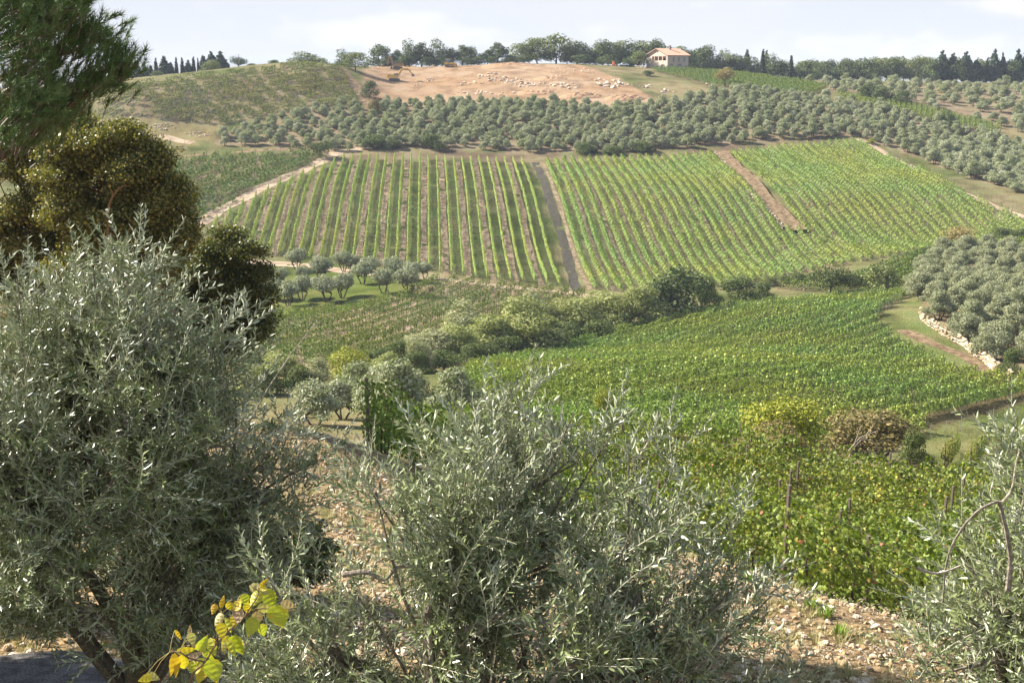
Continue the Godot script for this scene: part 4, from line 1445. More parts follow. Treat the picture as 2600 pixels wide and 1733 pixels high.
	for i in prof.size() - 1:
		cg.quad(Vector3(prof[i][0], prof[i][1], 0.8), Vector3(prof[i + 1][0], prof[i + 1][1], 0.8), Vector3(prof[i + 1][0], prof[i + 1][1], -0.8), Vector3(prof[i][0], prof[i][1], -0.8), Color.WHITE)
		for z in [0.8, -0.8]:
			cg.tri(Vector3(0, 0.5, z), Vector3(prof[i][0], prof[i][1], z), Vector3(prof[i + 1][0], prof[i + 1][1], z), Color.WHITE)
	part("body", cg.mesh(), mats.car_paint, car)
	for z in [0.79, -0.79]:
		part("window", panel(Vector3(1.7, 0.36, 0.06)), mats.pane, car, Transform3D(Basis(), Vector3(0.1, 1.16, z)))
		for x in [-1.3, 1.3]:
			var w := CylinderMesh.new()
			w.top_radius = 0.33
			w.bottom_radius = 0.33
			w.height = 0.22
			w.radial_segments = 14
			part("wheel", w, mats.rubber, car, Transform3D(Basis(Vector3.RIGHT, PI / 2), Vector3(x, 0.33, z)))
	var bar := at_pixel(1558, 158.0, 541.0)
	bar.y = hgt(bar.x, 541.0)
	paint("orange", lin(0.7, 0.2, 0.06), 0.6)
	var pump := thing("orange_mixer", "orange building machine standing in the yard of the house", "machine", bar)
	part("base", panel(Vector3(1.3, 0.7, 0.9)), mats.orange, pump, Transform3D(Basis(), Vector3(0, 0.35, 0)))
	var drum := CylinderMesh.new()
	drum.top_radius = 0.35
	drum.bottom_radius = 0.6
	drum.height = 1.2
	part("drum", drum, mats.orange, pump, Transform3D(Basis(Vector3(0, 0, 1), 0.35), Vector3(0, 1.3, 0)))

func arch_window(t: Node3D, at: Transform3D, w: float, h: float) -> void:
	var g := Geo.new()
	var n := 10
	var spring := h * 0.5 - w * 0.32
	for i in n:
		var a := PI * i / n
		var b := PI * (i + 1) / n
		g.quad(Vector3(cos(a) * w * 0.5, spring + sin(a) * w * 0.34, 0), Vector3(cos(b) * w * 0.5, spring + sin(b) * w * 0.34, 0), Vector3(cos(b) * w * 0.64, spring + sin(b) * w * 0.48, 0), Vector3(cos(a) * w * 0.64, spring + sin(a) * w * 0.48, 0), Color.WHITE)
	var arch := part("arch_surround", g.mesh(), mats.shutter, t, Transform3D(at.basis, at.origin + at.basis.z * 0.06))
	arch.set_meta("label", "dark brick arch over a glazed opening")
	var win := part("glazed_door", panel(Vector3(w, h, 0.06)), mats.pane, t, Transform3D(at.basis, at.origin - at.basis.z * 0.2))
	for k in 4:
		part("glazing_bar", panel(Vector3(0.08, h, 0.05)), mats.plaster, win, Transform3D(Basis(), Vector3(w * (k / 3.0 - 0.5) * 0.94, 0, 0.06)))
	part("glazing_bar", panel(Vector3(w, 0.08, 0.05)), mats.plaster, win, Transform3D(Basis(), Vector3(0, h * 0.2, 0.06)))

# ---------------------------------------------------------------- machines
func track_mesh(length: float, high: float, wide: float) -> ArrayMesh:
	var g := Geo.new()
	var n := 8
	var ring: Array[Vector2] = []
	for i in n + 1:
		ring.append(Vector2(length * 0.5 - high * 0.5 + cos(PI * i / n - PI / 2) * high * 0.5, high * 0.5 + sin(PI * i / n - PI / 2) * high * 0.5))
	for i in n + 1:
		ring.append(Vector2(-length * 0.5 + high * 0.5 + cos(PI * i / n + PI / 2) * high * 0.5, high * 0.5 + sin(PI * i / n + PI / 2) * high * 0.5))
	var c := Color(0.07, 0.06, 0.055)
	for i in ring.size():
		var a := ring[i]
		var b := ring[(i + 1) % ring.size()]
		g.quad(Vector3(a.x, a.y, wide * 0.5), Vector3(b.x, b.y, wide * 0.5), Vector3(b.x, b.y, -wide * 0.5), Vector3(a.x, a.y, -wide * 0.5), c)
		for z in [wide * 0.5, -wide * 0.5]:
			g.tri(Vector3(0, high * 0.5, z), Vector3(a.x, a.y, z), Vector3(b.x, b.y, z), c)
	for i in 5:
		var x := (i - 2) * length * 0.17
		for z in [wide * 0.52, -wide * 0.52]:
			g.box(Vector3(x, high * 0.45, z), Vector3(0.32, 0.32, 0.05), Basis(Vector3(0, 0, 1), 0.78), Color(0.18, 0.15, 0.12))
	return g.mesh()

func beam(a: Vector3, b: Vector3, ha: float, hb: float, w: float, col: Color) -> ArrayMesh:
	var g := Geo.new()
	var along := (b - a).normalized()
	var up := along.cross(Vector3(0, 0, 1)).normalized()
	var z := Vector3(0, 0, w * 0.5)
	var p := [a + up * ha * 0.5, b + up * hb * 0.5, b - up * hb * 0.5, a - up * ha * 0.5]
	for s in [1, -1]:
		g.quad(p[0] + z * s, p[1] + z * s, p[2] + z * s, p[3] + z * s, col)
	for i in 4:
		g.quad(p[i] + z, p[(i + 1) % 4] + z, p[(i + 1) % 4] - z, p[i] - z, col)
	return g.mesh()

func excavator(label: String, at: Vector3, turn: float, swing: float, col: Color, pose: Array) -> void:
	var t := thing("excavator", label, "excavator", at, turn, "")
	var dark := Color(0.06, 0.055, 0.05)
	for z in [1.15, -1.15]:
		part("track", track_mesh(4.3, 0.95, 0.6), mats.machine, t, Transform3D(Basis(), Vector3(0, 0, z)))
	var g := Geo.new()
	g.box(Vector3(0, 0.75, 0), Vector3(2.6, 0.5, 1.9), Basis(), dark)
	part("undercarriage", g.mesh(), mats.machine, t)
	var sw := Transform3D(Basis(Vector3.UP, swing), Vector3(0, 1.0, 0))
	g = Geo.new()
	g.box(Vector3(-0.5, 0.55, 0), Vector3(3.6, 0.9, 2.6), Basis(), col)
	g.box(Vector3(-1.2, 1.2, -0.3), Vector3(2.0, 0.5, 1.9), Basis(), shift(col, 0.9))
	part("body", g.mesh(), mats.machine, t, sw)
	g = Geo.new()
	g.box(Vector3(-2.35, 0.75, 0), Vector3(0.8, 1.3, 2.5), Basis(), shift(col, 0.75))
	part("counterweight", g.mesh(), mats.machine, t, sw)
	g = Geo.new()
	g.box(Vector3(0.65, 1.85, 0.8), Vector3(1.5, 0.12, 1.0), Basis(), col)
	for x in [0.0, 1.3]:
		for z in [0.35, 1.25]:
			g.box(Vector3(x, 1.2, z), Vector3(0.1, 1.3, 0.1), Basis(), dark)
	var cab := part("cab", g.mesh(), mats.machine, t, sw)
	part("pane", panel(Vector3(1.25, 1.2, 0.85)), mats.pane, cab, Transform3D(Basis(), Vector3(0.65, 1.2, 0.8)))
	var p: Array[Vector3] = []
	for q in pose:
		p.append(Vector3(q[0], q[1], -0.25))
	part("boom", beam(p[0], p[1], 0.5, 0.75, 0.45, col), mats.machine, t, sw)
	part("boom", beam(p[1], p[2], 0.75, 0.45, 0.45, col), mats.machine, t, sw)
	part("stick", beam(p[2], p[3], 0.5, 0.3, 0.35, shift(col, 0.8)), mats.machine, t, sw)
	part("ram", beam(p[0] + Vector3(0.6, 0, 0.3), p[1] - Vector3(0, 0.3, -0.3), 0.14, 0.12, 0.14, Color(0.4, 0.4, 0.4)), mats.machine, t, sw)
	g = Geo.new()
	var dn := (p[3] - p[2]).normalized()
	var cross := Vector3(dn.y, -dn.x, 0)
	var ring := [p[3] - cross * 0.3, p[3] + cross * 0.5, p[3] + cross * 0.75 + dn * 0.7, p[3] + cross * 0.2 + dn * 1.25, p[3] - cross * 0.5 + dn * 1.0]
	for z in [0.55, -0.55]:
		for i in ring.size() - 2:
			g.tri(ring[0] + Vector3(0, 0, z), ring[i + 1] + Vector3(0, 0, z), ring[i + 2] + Vector3(0, 0, z), Color(0.2, 0.16, 0.14))
	for i in ring.size() - 1:
		g.quad(ring[i] + Vector3(0, 0, 0.55), ring[i + 1] + Vector3(0, 0, 0.55), ring[i + 1] - Vector3(0, 0, 0.55), ring[i] - Vector3(0, 0, 0.55), Color(0.2, 0.16, 0.14))
	part("bucket", g.mesh(), mats.machine, t, sw)

func make_machines() -> void:
	var yellow := Color(0.66, 0.40, 0.06)
	excavator("yellow excavator reaching its bucket out over the cleared ground", cast(1001, 205), 0.1, 0.1, yellow, [[1.2, 0.6], [3.0, 3.4], [5.2, 3.6], [6.9, 1.6]])
	excavator("darker excavator with its arm folded up beside the spoil ridge", cast(1006, 175), 0.5, 2.5, Color(0.32, 0.19, 0.08), [[1.2, 0.6], [1.9, 3.0], [2.8, 4.2], [3.3, 2.2]])
	var t := thing("bulldozer", "yellow bulldozer with a pale cab roof parked at the top edge", "bulldozer", cast(1142, 170), -0.25)
	for z in [1.0, -1.0]:
		part("track", track_mesh(3.6, 1.1, 0.6), mats.machine, t, Transform3D(Basis(), Vector3(0, 0, z)))
	var g := Geo.new()
	g.box(Vector3(0.9, 1.35, 0), Vector3(2.2, 1.0, 1.5), Basis(), yellow)
	g.box(Vector3(-1.2, 1.3, 0), Vector3(1.6, 1.2, 1.8), Basis(), yellow)
	g.box(Vector3(2.05, 1.3, 0), Vector3(0.15, 0.9, 1.4), Basis(), shift(yellow, 0.5))
	part("body", g.mesh(), mats.machine, t)
	g = Geo.new()
	for x in [-1.5, 0.1]:
		for z in [-0.75, 0.75]:
			g.box(Vector3(x, 2.4, z), Vector3(0.12, 1.3, 0.12), Basis(), Color(0.07, 0.065, 0.06))
	var cab := part("cab", g.mesh(), mats.machine, t)
	part("pane", panel(Vector3(1.45, 1.1, 1.4)), mats.pane, cab, Transform3D(Basis(), Vector3(-0.7, 2.4, 0)))
	g = Geo.new()
	g.box(Vector3(-0.7, 3.12, 0), Vector3(2.0, 0.16, 1.8), Basis(), Color(0.72, 0.62, 0.42))
	part("cab_roof", g.mesh(), mats.machine, t)
	g = Geo.new()
	for i in 5:
		var a := -0.5 + i * 0.25
		var b := a + 0.25
		g.quad(Vector3(2.7 - cos(a) * 0.5 + 0.5, 0.6 + a * 1.2, 1.7), Vector3(2.7 - cos(b) * 0.5 + 0.5, 0.6 + b * 1.2, 1.7), Vector3(2.7 - cos(b) * 0.5 + 0.5, 0.6 + b * 1.2, -1.7), Vector3(2.7 - cos(a) * 0.5 + 0.5, 0.6 + a * 1.2, -1.7), shift(yellow, 0.9))
	part("blade", g.mesh(), mats.machine, t)
	for z in [1.35, -1.35]:
		part("push_arm", beam(Vector3(0, 0.6, z), Vector3(2.7, 0.6, z), 0.25, 0.25, 0.15, shift(yellow, 0.8)), mats.machine, t)

func make_shed() -> void:
	# tiled hut at the end of the lawn: ridge runs away from the eye
	var d := -cast(668, 712).z
	var foot := on_ground(at_pixel(655, 712, d).x, d)
	var t := thing("tiled_shed", "small shed with worn terracotta roof at the end of the lawn", "shed", foot, 0.25)
	part("wall", panel(Vector3(5.0, 2.6, 4.0)), mats.masonry, t, Transform3D(Basis(), Vector3(0, 1.1, 0)))
	for s in [-1, 1]:
		var g := Geo.new()
		var n := 12
		g.quad(Vector3(0, 3.6, -2.4), Vector3(0, 3.6, 2.4), Vector3(3.0 * s, 2.3, 2.4), Vector3(3.0 * s, 2.3, -2.4), Color.WHITE)
		var rf := part("roof", g.mesh(), mats.roof_tile, t)
		for i in n:
			var z := -2.3 + 4.6 * i / (n - 1.0)
			var tg := Geo.new()
			tg.tube(PackedVector3Array([Vector3(0, 3.66, z), Vector3(3.02 * s, 2.34, z)]), PackedFloat32Array([0.11, 0.13]), 6)
			part("tile", tg.mesh(), mats.roof_tile, rf)
	var gb := Geo.new()
	gb.tri(Vector3(-2.5, 2.4, 2.01), Vector3(0, 3.55, 2.01), Vector3(2.5, 2.4, 2.01), Color.WHITE)
	part("gable", gb.mesh(), mats.masonry, t)
	part("door", panel(Vector3(1.1, 1.9, 0.08)), mats.shutter, t, Transform3D(Basis(), Vector3(1.2, 0.75, 2.05)))
	var w := cast(682, 708)
	var lean := thing("wood_store", "small lean-to with a yellow board beside the tiled shed", "lean-to", w, 0.3)
	paint("yellow_board", lin(0.55, 0.47, 0.06), 0.7)
	part("board", panel(Vector3(1.4, 1.5, 0.1)), mats.yellow_board, lean, Transform3D(Basis(), Vector3(-0.3, 0.75, 0)))
	part("roof", panel(Vector3(2.2, 0.12, 1.6)), mats.concrete, lean, Transform3D(Basis(Vector3(0, 0, 1), -0.2), Vector3(0.2, 1.8, -0.4)))
	part("side_panel", panel(Vector3(0.15, 1.7, 1.4)), mats.shutter, lean, Transform3D(Basis(), Vector3(0.95, 0.8, -0.4)))

func make_boundaries() -> void:
	stone_wall("pale dry-stone wall between the grass lane and the large olives", [[2338, 800], [2345, 818], [2390, 848], [2440, 874], [2500, 918], [2570, 972]], 4, 0.62)
	fence("thin post fence between the wide slope and the olive grove", [[2200, 358], [2330, 424], [2440, 482], [2600, 546]], 4.0, 1.5, "post_wood", 2)
	fence("pale wire fence across the mown grass beside the dense vineyard", [[2362, 1112], [2440, 1092], [2560, 1062], [2640, 1042]], 3.4, 1.4, "post_metal", 2)
	fence("leaning stakes along the edge of the lawn by the knoll vines", [[700, 812], [777, 806], [818, 800], [860, 794], [905, 788]], 4.5, 1.9, "post_wood", 0)
	fence("row of end stakes along the grass lane by the dense vineyard", [[2222, 818], [2250, 790], [2290, 762], [2330, 742]], 3.0, 1.8, "post_metal", 2)
	# grey fir-post line and cable on the west skyline
	var a := at_pixel(607, 172, 505.0)
	a.y = hgt(a.x, 505.0)
	var t := thing("utility_pole", "thin cable pole on the west skyline beside the umbrella pine", "pole", a)
	var g := Geo.new()
	g.tube(PackedVector3Array([Vector3(0, -0.3, 0), Vector3(0, 5.2, 0)]), PackedFloat32Array([0.14, 0.1]), 7, Color(0.25, 0.2, 0.16))
	part("pole", g.mesh(), mats.plain, t)
	g = Geo.new()
	var far := at_pixel(385, 170, 480.0) - a
	g.tube(PackedVector3Array([Vector3(0, 5.1, 0), Vector3(0, 5.1, 0).lerp(far, 0.5) - Vector3(0, 1.0, 0), far]), PackedFloat32Array([0.03, 0.03, 0.03]), 3, Color(0.3, 0.3, 0.3))
	part("cable", g.mesh(), mats.plain, t)

# ---------------------------------------------------------------- near olive trees
var shoots: Array[ArrayMesh] = []

func olive_leaf(top: Geo, under: Geo, at: Vector3, along: Vector3, face: Vector3, length: float, wide: float, ct: Color, cu: Color) -> void:
	var side := along.cross(face).normalized() * wide * 0.5
	var n := face.normalized()
	var curl := n * length * rng.randf_range(-0.10, 0.04)
	var p := [at, at + along * length * 0.32 + side + n * wide * 0.12, at + along * length * 0.7 + side * 0.8 + n * wide * 0.1 + curl * 0.5, at + along * length + curl, at + along * length * 0.7 - side * 0.8 + n * wide * 0.1 + curl * 0.5, at + along * length * 0.32 - side + n * wide * 0.12]
	for g in [top, under]:
		var off: Vector3 = n * (0.0006 if g == top else -0.0006)
		var c := ct if g == top else cu
		g.tri(p[0] + off, p[1] + off, p[2] + off, c)
		g.tri(p[0] + off, p[2] + off, p[3] + off, c)
		g.tri(p[0] + off, p[3] + off, p[4] + off, c)
		g.tri(p[0] + off, p[4] + off, p[5] + off, c)

func make_shoots() -> void:
	for k in 8:
		var top := Geo.new()
		var under := Geo.new()
		var stem := Geo.new()
		var length := rng.randf_range(0.36, 0.62)
		var bend := Vector3(rng.randf_range(-0.3, 0.3), 0, rng.randf_range(-0.3, 0.3))
		var path := PackedVector3Array()
		var rad := PackedFloat32Array()
		for i in 7:
			var t := i / 6.0
			path.append(Vector3(0, t * length, 0) + bend * t * t * length)
			rad.append(lerpf(0.0034, 0.0012, t))
		stem.tube(path, rad, 4, Color(0.50, 0.46, 0.34))
		var pairs := int(length / 0.037)
		for i in pairs:
			var t := 0.06 + 0.94 * i / float(pairs)
			if rng.randf() < 0.07:
				continue
			var at := Vector3(0, t * length, 0) + bend * t * t * length
			var dir := (Vector3.UP + bend * 2.0 * t).normalized()
			var a := i * 1.5708 + k + rng.randf_range(-0.5, 0.5)
			for s in [0.0, PI]:
				var out := Vector3(cos(a + s), 0, sin(a + s))
				out = (out - dir * out.dot(dir)).normalized()
				var lean := rng.randf_range(0.6, 1.35) * (1.0 - 0.4 * t)
				var along := (dir * 0.75 + out * lean + ball() * 0.14).normalized()
				var face := (dir - along * dir.dot(along) + ball() * 0.35).normalized()
				var l := rng.randf_range(0.055, 0.082) * (1.0 - 0.3 * t * t)
				olive_leaf(top, under, at, along, face, l, l * rng.randf_range(0.22, 0.29), vary(Color(0.105, 0.14, 0.048), Color(0.225, 0.26, 0.105), 0.15), vary(Color(0.40, 0.43, 0.30), Color(0.56, 0.58, 0.43), 0.1))
		# two little side twigs
		for s in 2:
			var t := rng.randf_range(0.25, 0.6)
			var at := Vector3(0, t * length, 0) + bend * t * t * length
			var dir := (Vector3.UP * 0.8 + Vector3(rng.randf_range(-1, 1), 0, rng.randf_range(-1, 1))).normalized()
			var sl := length * rng.randf_range(0.25, 0.4)
			stem.tube(PackedVector3Array([at, at + dir * sl]), PackedFloat32Array([0.002, 0.001]), 3, Color(0.50, 0.46, 0.34))
			for i in int(sl / 0.042):
				for q in [0.0, PI]:
					var a: float = i * 1.57 + q
					var out := (Vector3(cos(a), 0.2, sin(a)) + ball() * 0.2).normalized()
					var along := (dir * 0.7 + out * 0.7).normalized()
					var l := rng.randf_range(0.052, 0.075)
					olive_leaf(top, under, at + dir * sl * (i + 1.0) / int(sl / 0.042 + 1.0), along, (dir + ball() * 0.4).normalized(), l, l * 0.22, vary(Color(0.105, 0.14, 0.048), Color(0.225, 0.26, 0.105), 0.15), vary(Color(0.40, 0.43, 0.30), Color(0.56, 0.58, 0.43), 0.1))
		var m := top.mesh()
		under.mesh(m)
		stem.mesh(m)
		m.surface_set_material(0, mats.olive_top)
		m.surface_set_material(1, mats.olive_under)
		m.surface_set_material(2, mats.plain)
		shoots.append(m)

# foot on the ground, crown as an ellipsoid round centre; boughs, then leafy shoots along their ends
func near_olive(label: String, foot: Vector3, centre: Vector3, radii: Vector3, boughs: int, per: int, single: int, up := 0.75) -> Node3D:
	var t := thing("olive_tree", label, "olive tree", foot, 0.0, "")
	var bark := Color(0.17, 0.15, 0.125)
	var g := Geo.new()
	var fork := foot.lerp(centre, 0.42)
	var path := PackedVector3Array()
	var rad := PackedFloat32Array()
	for i in 7:
		var k := i / 6.0
		path.append((foot - Vector3(0, 0.3, 0)).lerp(fork, k) - foot + Vector3(sin(k * 5.0) * 0.07, 0, cos(k * 4.0) * 0.06))
		rad.append(lerpf(0.21, 0.14, k) + (0.07 if i == 0 else 0.0))
	g.tube(path, rad, 11, bark, 0.13)
	part("trunk", g.mesh(), mats.bark, t)
	var mains := []
	for i in 6:
		var a := TAU * i / 6.0 + rng.randf_range(-0.3, 0.3)
		var tip := centre + Vector3(cos(a) * radii.x * 0.55, radii.y * rng.randf_range(-0.1, 0.5), sin(a) * radii.z * 0.55)
		var b := Geo.new()
		limb(fork - foot, tip - foot, 0.085, 0.03, b, bark, 0.13, 8)
		part("limb", b.mesh(), mats.bark, t)
		mains.append([fork, tip])
	var outer := []
	var inner := []
	for k in shoots.size():
		inner.append([])
	for i in boughs:
		var dir := ball()
		if dir.y < -0.92:
			dir.y = -dir.y
		if i < boughs / 8:       # the middle of the crown
			dir = Vector3(dir.x * 0.35, absf(dir.y) + 0.4, dir.z * 0.6).normalized()
		var tip := centre + dir * radii * pow(rng.randf_range(0.25, 1.0), 0.45) * 0.9
		if foot.x < -1.0 and tip.y < EYE_Y - 4.9:       # the big olive was pruned high over the paving
			tip.y = EYE_Y - rng.randf_range(3.2, 4.9)
		var best: Array = mains[0]
		for m in mains:
			if m[1].distance_to(tip) < best[1].distance_to(tip):
				best = m
		var from: Vector3 = best[0].lerp(best[1], rng.randf_range(0.45, 1.0))
		var b := Geo.new()
		var off := ball() * 0.12
		var bp := PackedVector3Array()
		var br := PackedFloat32Array()
		for q in 6:
			bp.append(from.lerp(tip, q / 5.0) + off * sin(q / 5.0 * PI) - foot)
			br.append(lerpf(0.019, 0.005, q / 5.0))
		b.tube(bp, br, 6, Color(0.27, 0.245, 0.20))
		part("branch", b.mesh(), mats.bark, t)
		for s in per:
			var k := rng.randf_range(0.3, 1.0)
			var at := from.lerp(tip, k) + off * sin(k * PI) + ball() * 0.07
			var out := ((at - centre) / radii).limit_length(1.2)
			var aim := (out * 0.7 + Vector3.UP * up + ball() * 0.95).normalized()
			var side := aim.cross(ball()).normalized()
			var size := rng.randf_range(0.75, 1.15)
			var where := Transform3D(Basis(side, aim, side.cross(aim)) * Basis(Vector3.UP, rng.randf() * TAU) * Basis.from_scale(Vector3.ONE * size), at - foot)
			var v := rng.randi() % shoots.size()
			if out.length() > 0.72 and (centre.z < at.z + 0.2 or out.y > 0.3) and outer.size() < single:
				outer.append([v, where])
			else:
				inner[v].append(where)
	for o in outer:
		part("shoot", shoots[o[0]], null, t, o[1])
	for k in shoots.size():
		copies("foliage", shoots[k], null, inner[k], [], t)
	return t

func whip(t: Node3D, pts: Array, d: float, r0: float, r1: float, col: Color, called := "branch") -> void:   # a bare bough seen at these pixels
	var g := Geo.new()
	var path := PackedVector3Array()
	var rad := PackedFloat32Array()
	var c := Curve3D.new()
	for i in pts.size():
		c.add_point(at_pixel(pts[i][0], pts[i][1], d + (pts[i][2] if pts[i].size() > 2 else 0.0)) - t.position)
	for i in range(1, pts.size() - 1):
		var h := (c.get_point_position(i + 1) - c.get_point_position(i - 1)) * 0.2
		c.set_point_in(i, -h)
		c.set_point_out(i, h)
	var baked := c.tessellate(3, 6)
	for i in baked.size():
		path.append(baked[i])
		rad.append(lerpf(r0, r1, float(i) / (baked.size() - 1)))
	g.tube(path, rad, 7, col)
	part(called, g.mesh(), mats.bark, t)

func make_near_olives() -> void:
	make_shoots()
	var t := near_olive("olive tree with upright silver shoots on the stony terrace between two others", on_ground(0.1, 8.1), Vector3(0.02, EYE_Y - 4.45, -8.1), Vector3(2.35, 2.6, 1.6), 245, 11, 160)
	whip(t, [[870,1460],[930,1452],[975,1470],[1010,1440],[1065,1440]], 7.5, 0.018, 0.01, Color(0.36, 0.32, 0.26))
	whip(t, [[1400,1733],[1440,1695],[1500,1665],[1560,1640]], 7.1, 0.018, 0.008, Color(0.40, 0.36, 0.29))
	whip(t, [[1180,1600],[1260,1560],[1300,1575],[1420,1580]], 7.4, 0.018, 0.01, Color(0.36, 0.32, 0.26))
	t = near_olive("big dark olive tree beside the paving and the russet maples", on_ground(-3.2, 10.3), Vector3(-3.5, EYE_Y - 3.65, -10.3), Vector3(2.1, 2.4, 1.9), 285, 11, 150, 0.6)
	whip(t, [[600,1130],[680,985],[745,890],[805,815]], 9.3, 0.008, 0.003, Color(0.42, 0.40, 0.33))
	whip(t, [[260,1250],[310,1180],[325,1090],[295,1040]], 9.4, 0.014, 0.008, Color(0.36, 0.32, 0.27))
	whip(t, [[0,1095],[30,1110],[60,1150],[75,1190]], 9.2, 0.012, 0.008, Color(0.4, 0.36, 0.3))
	t = near_olive("olive tree with a pruned arching bough beside the gravel bank", on_ground(3.9, 7.2), Vector3(3.75, EYE_Y - 3.7, -7.2), Vector3(1.55, 1.75, 1.3), 110, 11, 110)
	whip(t, [[2560,1500],[2568,1420],[2555,1340],[2538,1272]], 6.7, 0.017, 0.01, Color(0.33, 0.3, 0.25))
	whip(t, [[2536,1272],[2480,1300],[2425,1370],[2400,1450],[2395,1530]], 6.7, 0.009, 0.005, Color(0.33, 0.3, 0.25))
	whip(t, [[2330,1440],[2380,1455],[2440,1435]], 6.4, 0.008, 0.005, Color(0.5, 0.46, 0.4))
	whip(t, [[2545,1275],[2570,1240],[2580,1180],[2590,1140]], 6.7, 0.008, 0.004, Color(0.5, 0.46, 0.38))

# ---------------------------------------------------------------- foreground vines
func grape_leaf(g: Geo, at: Vector3, nrm: Vector3, size: float, col: Color) -> void:
	var u := nrm.cross(ball()).normalized()
	var w := nrm.cross(u)
	var rim: Array[Vector3] = []
	for i in 10:
		var a := TAU * i / 10.0
		var r := size * 0.5 * (1.0 if i % 2 == 0 else 0.72) * (1.1 if i == 0 else 1.0)
		rim.append(at + (u * cos(a) + w * sin(a)) * r - nrm * size * (0.10 if i % 2 == 0 else 0.02))
	for i in 10:
		g.tri(at + nrm * size * 0.03, rim[i], rim[(i + 1) % 10], col)

func near_vine(length: float, low: float, high: float, wide: float, leaves: int) -> ArrayMesh:
	var g := Geo.new()
	for i in leaves:
		var p := Vector3(rng.randf_range(-0.55, 0.55) * length, 0, 0)
		var hump := 0.5 + 0.5 * sin(p.x * 4.1 + 0.6)
		var t := pow(rng.randf(), 0.85)
		if rng.randf() < 0.12:
			t = rng.randf_range(1.0, 1.0 + 0.3 * hump)
		p.y = lerpf(low, high, t)
		p.z = wide * 0.5 * (0.7 + 0.5 * hump) * (1.0 if rng.randf() < 0.5 else -1.0) * sqrt(rng.randf())
		var nrm := (Vector3(0, 0.5, signf(p.z)) + ball() * 0.8).normalized()
		var tone := vary(Color(0.10, 0.16, 0.02), Color(0.27, 0.32, 0.055), 0.3)
		var k := rng.randf()
		if k < 0.035:
			tone = vary(Color(0.42, 0.36, 0.08), Color(0.5, 0.42, 0.12))
		elif k < 0.045:
			tone = vary(Color(0.28, 0.10, 0.05), Color(0.34, 0.2, 0.08))
		grape_leaf(g, p, nrm, rng.randf_range(0.085, 0.15), tone)
	for i in 5:
		var x := rng.randf_range(-0.5, 0.5) * length
		g.tube(PackedVector3Array([Vector3(x, 0.6, 0), Vector3(x + 0.1, high * 0.8, 0.1), Vector3(x + rng.randf_range(-0.3, 0.3), high + 0.25, rng.randf_range(-0.2, 0.2))]), PackedFloat32Array([0.006, 0.005, 0.003]), 3, Color(0.26, 0.2, 0.09))
	return g.mesh()

func make_near_vines() -> void:
	var segs: Array[ArrayMesh] = []
	for i in 5:
		segs.append(near_vine(1.5, 0.35, 1.95, 1.05, 480))
	var dv := Vector2(0.92, -0.39).normalized()
	var side := Vector2(0.39, 0.92).normalized()
	var origin := Vector2(9.3, 24.6)
	var label := "leafy vine row strung on wooden posts below the stony bank"
	for k in 11:
		var mid := origin + side * 2.6 * k
		var from := mid - dv * (14.5 + k * 1.3)
		var to := mid + dv * (7.0 + k * 1.2)
		for q in 80:       # the rows start where the bank ends
			if not on_bank(from.x, from.y - 1.6):
				break
			from += dv * 0.4
		var t := vine_row(from, to, segs[k % 5], 1.5, {"label": label, "group": "vine rows below the stony bank", "mat": "vine_near", "post_every": 5.2, "seed": 50.0 + k, "trunk_every": 1.0, "gap": 0.05, "post_size": 1.12, "lumpy": 0.3})
		var len_row := from.distance_to(to)
		var np := int(len_row / 5.2)
		for h in [1.35, 1.85, 2.12]:
			var g := Geo.new()
			var path := PackedVector3Array()
			var rad := PackedFloat32Array()
			for i in np * 2 + 1:
				var m := from.lerp(to, i / float(np * 2))
				path.append(on_ground(m.x, m.y) + Vector3(0, h - (0.03 if i % 2 else 0.0), 0) - t.position)
				rad.append(0.005)
			g.tube(path, rad, 3)
			part("wire", g.mesh(), mats.wire, t)
	# young rows on the grass beyond
	var young: Array[ArrayMesh] = []
	for i in 3:
		young.append(vine_segment(1.5, 0.35, 1.6, 0.6, 170, 0.16, Color(0.10, 0.14, 0.03), Color(0.26, 0.25, 0.06)).mesh())
	for q in [[[2399,1192],[2430,1148]], [[2459,1202],[2503,1138]], [[2526,1205],[2577,1112]], [[2590,1212],[2650,1110]], [[2650,1225],[2720,1105]]]:
		vine_row(cast2(q[0][0], q[0][1]), cast2(q[1][0], q[1][1]), young[rng.randi() % 3], 1.5, {"label": "short young vine row on mown grass beside the russet shrub", "group": "young vine rows on the grass", "post_every": 6.0, "gap": 0.05, "trunk_every": 1.0})

# ---------------------------------------------------------------- stony bank
func pebble(sides: int, rough: float, col_a: Color, col_b: Color) -> ArrayMesh:
	var g := Geo.new()
	var ico := SphereMesh.new()
	ico.radius = 0.5
	ico.height = 1.0
	ico.radial_segments = sides
	ico.rings = sides / 2
	var a := ico.get_mesh_arrays()
	var v: PackedVector3Array = a[Mesh.ARRAY_VERTEX]
	var stretch := Vector3(rng.randf_range(0.8, 1.2), rng.randf_range(0.35, 0.7), rng.randf_range(0.7, 1.2))
	var f := FastNoiseLite.new()
	f.seed = rng.randi()
	f.frequency = 1.1
	var cut: Array[Vector3] = []
	for i in 6:
		cut.append(ball())
	for i in v.size():
		var p := v[i]
		for c in cut:
			var over := p.dot(c) - 0.27
			if over > 0.0:
				p -= c * over * 0.9
		p += p.normalized() * f.get_noise_3dv(v[i] * 2.0) * rough
		v[i] = p * stretch
	var tone := vary(col_a, col_b, 0.1)
	g.v = v
	g.t = a[Mesh.ARRAY_INDEX]
	for i in v.size():
		g.c.append(tone)
	return g.mesh()

var stones: Array[ArrayMesh] = []
var rocks: Array[ArrayMesh] = []

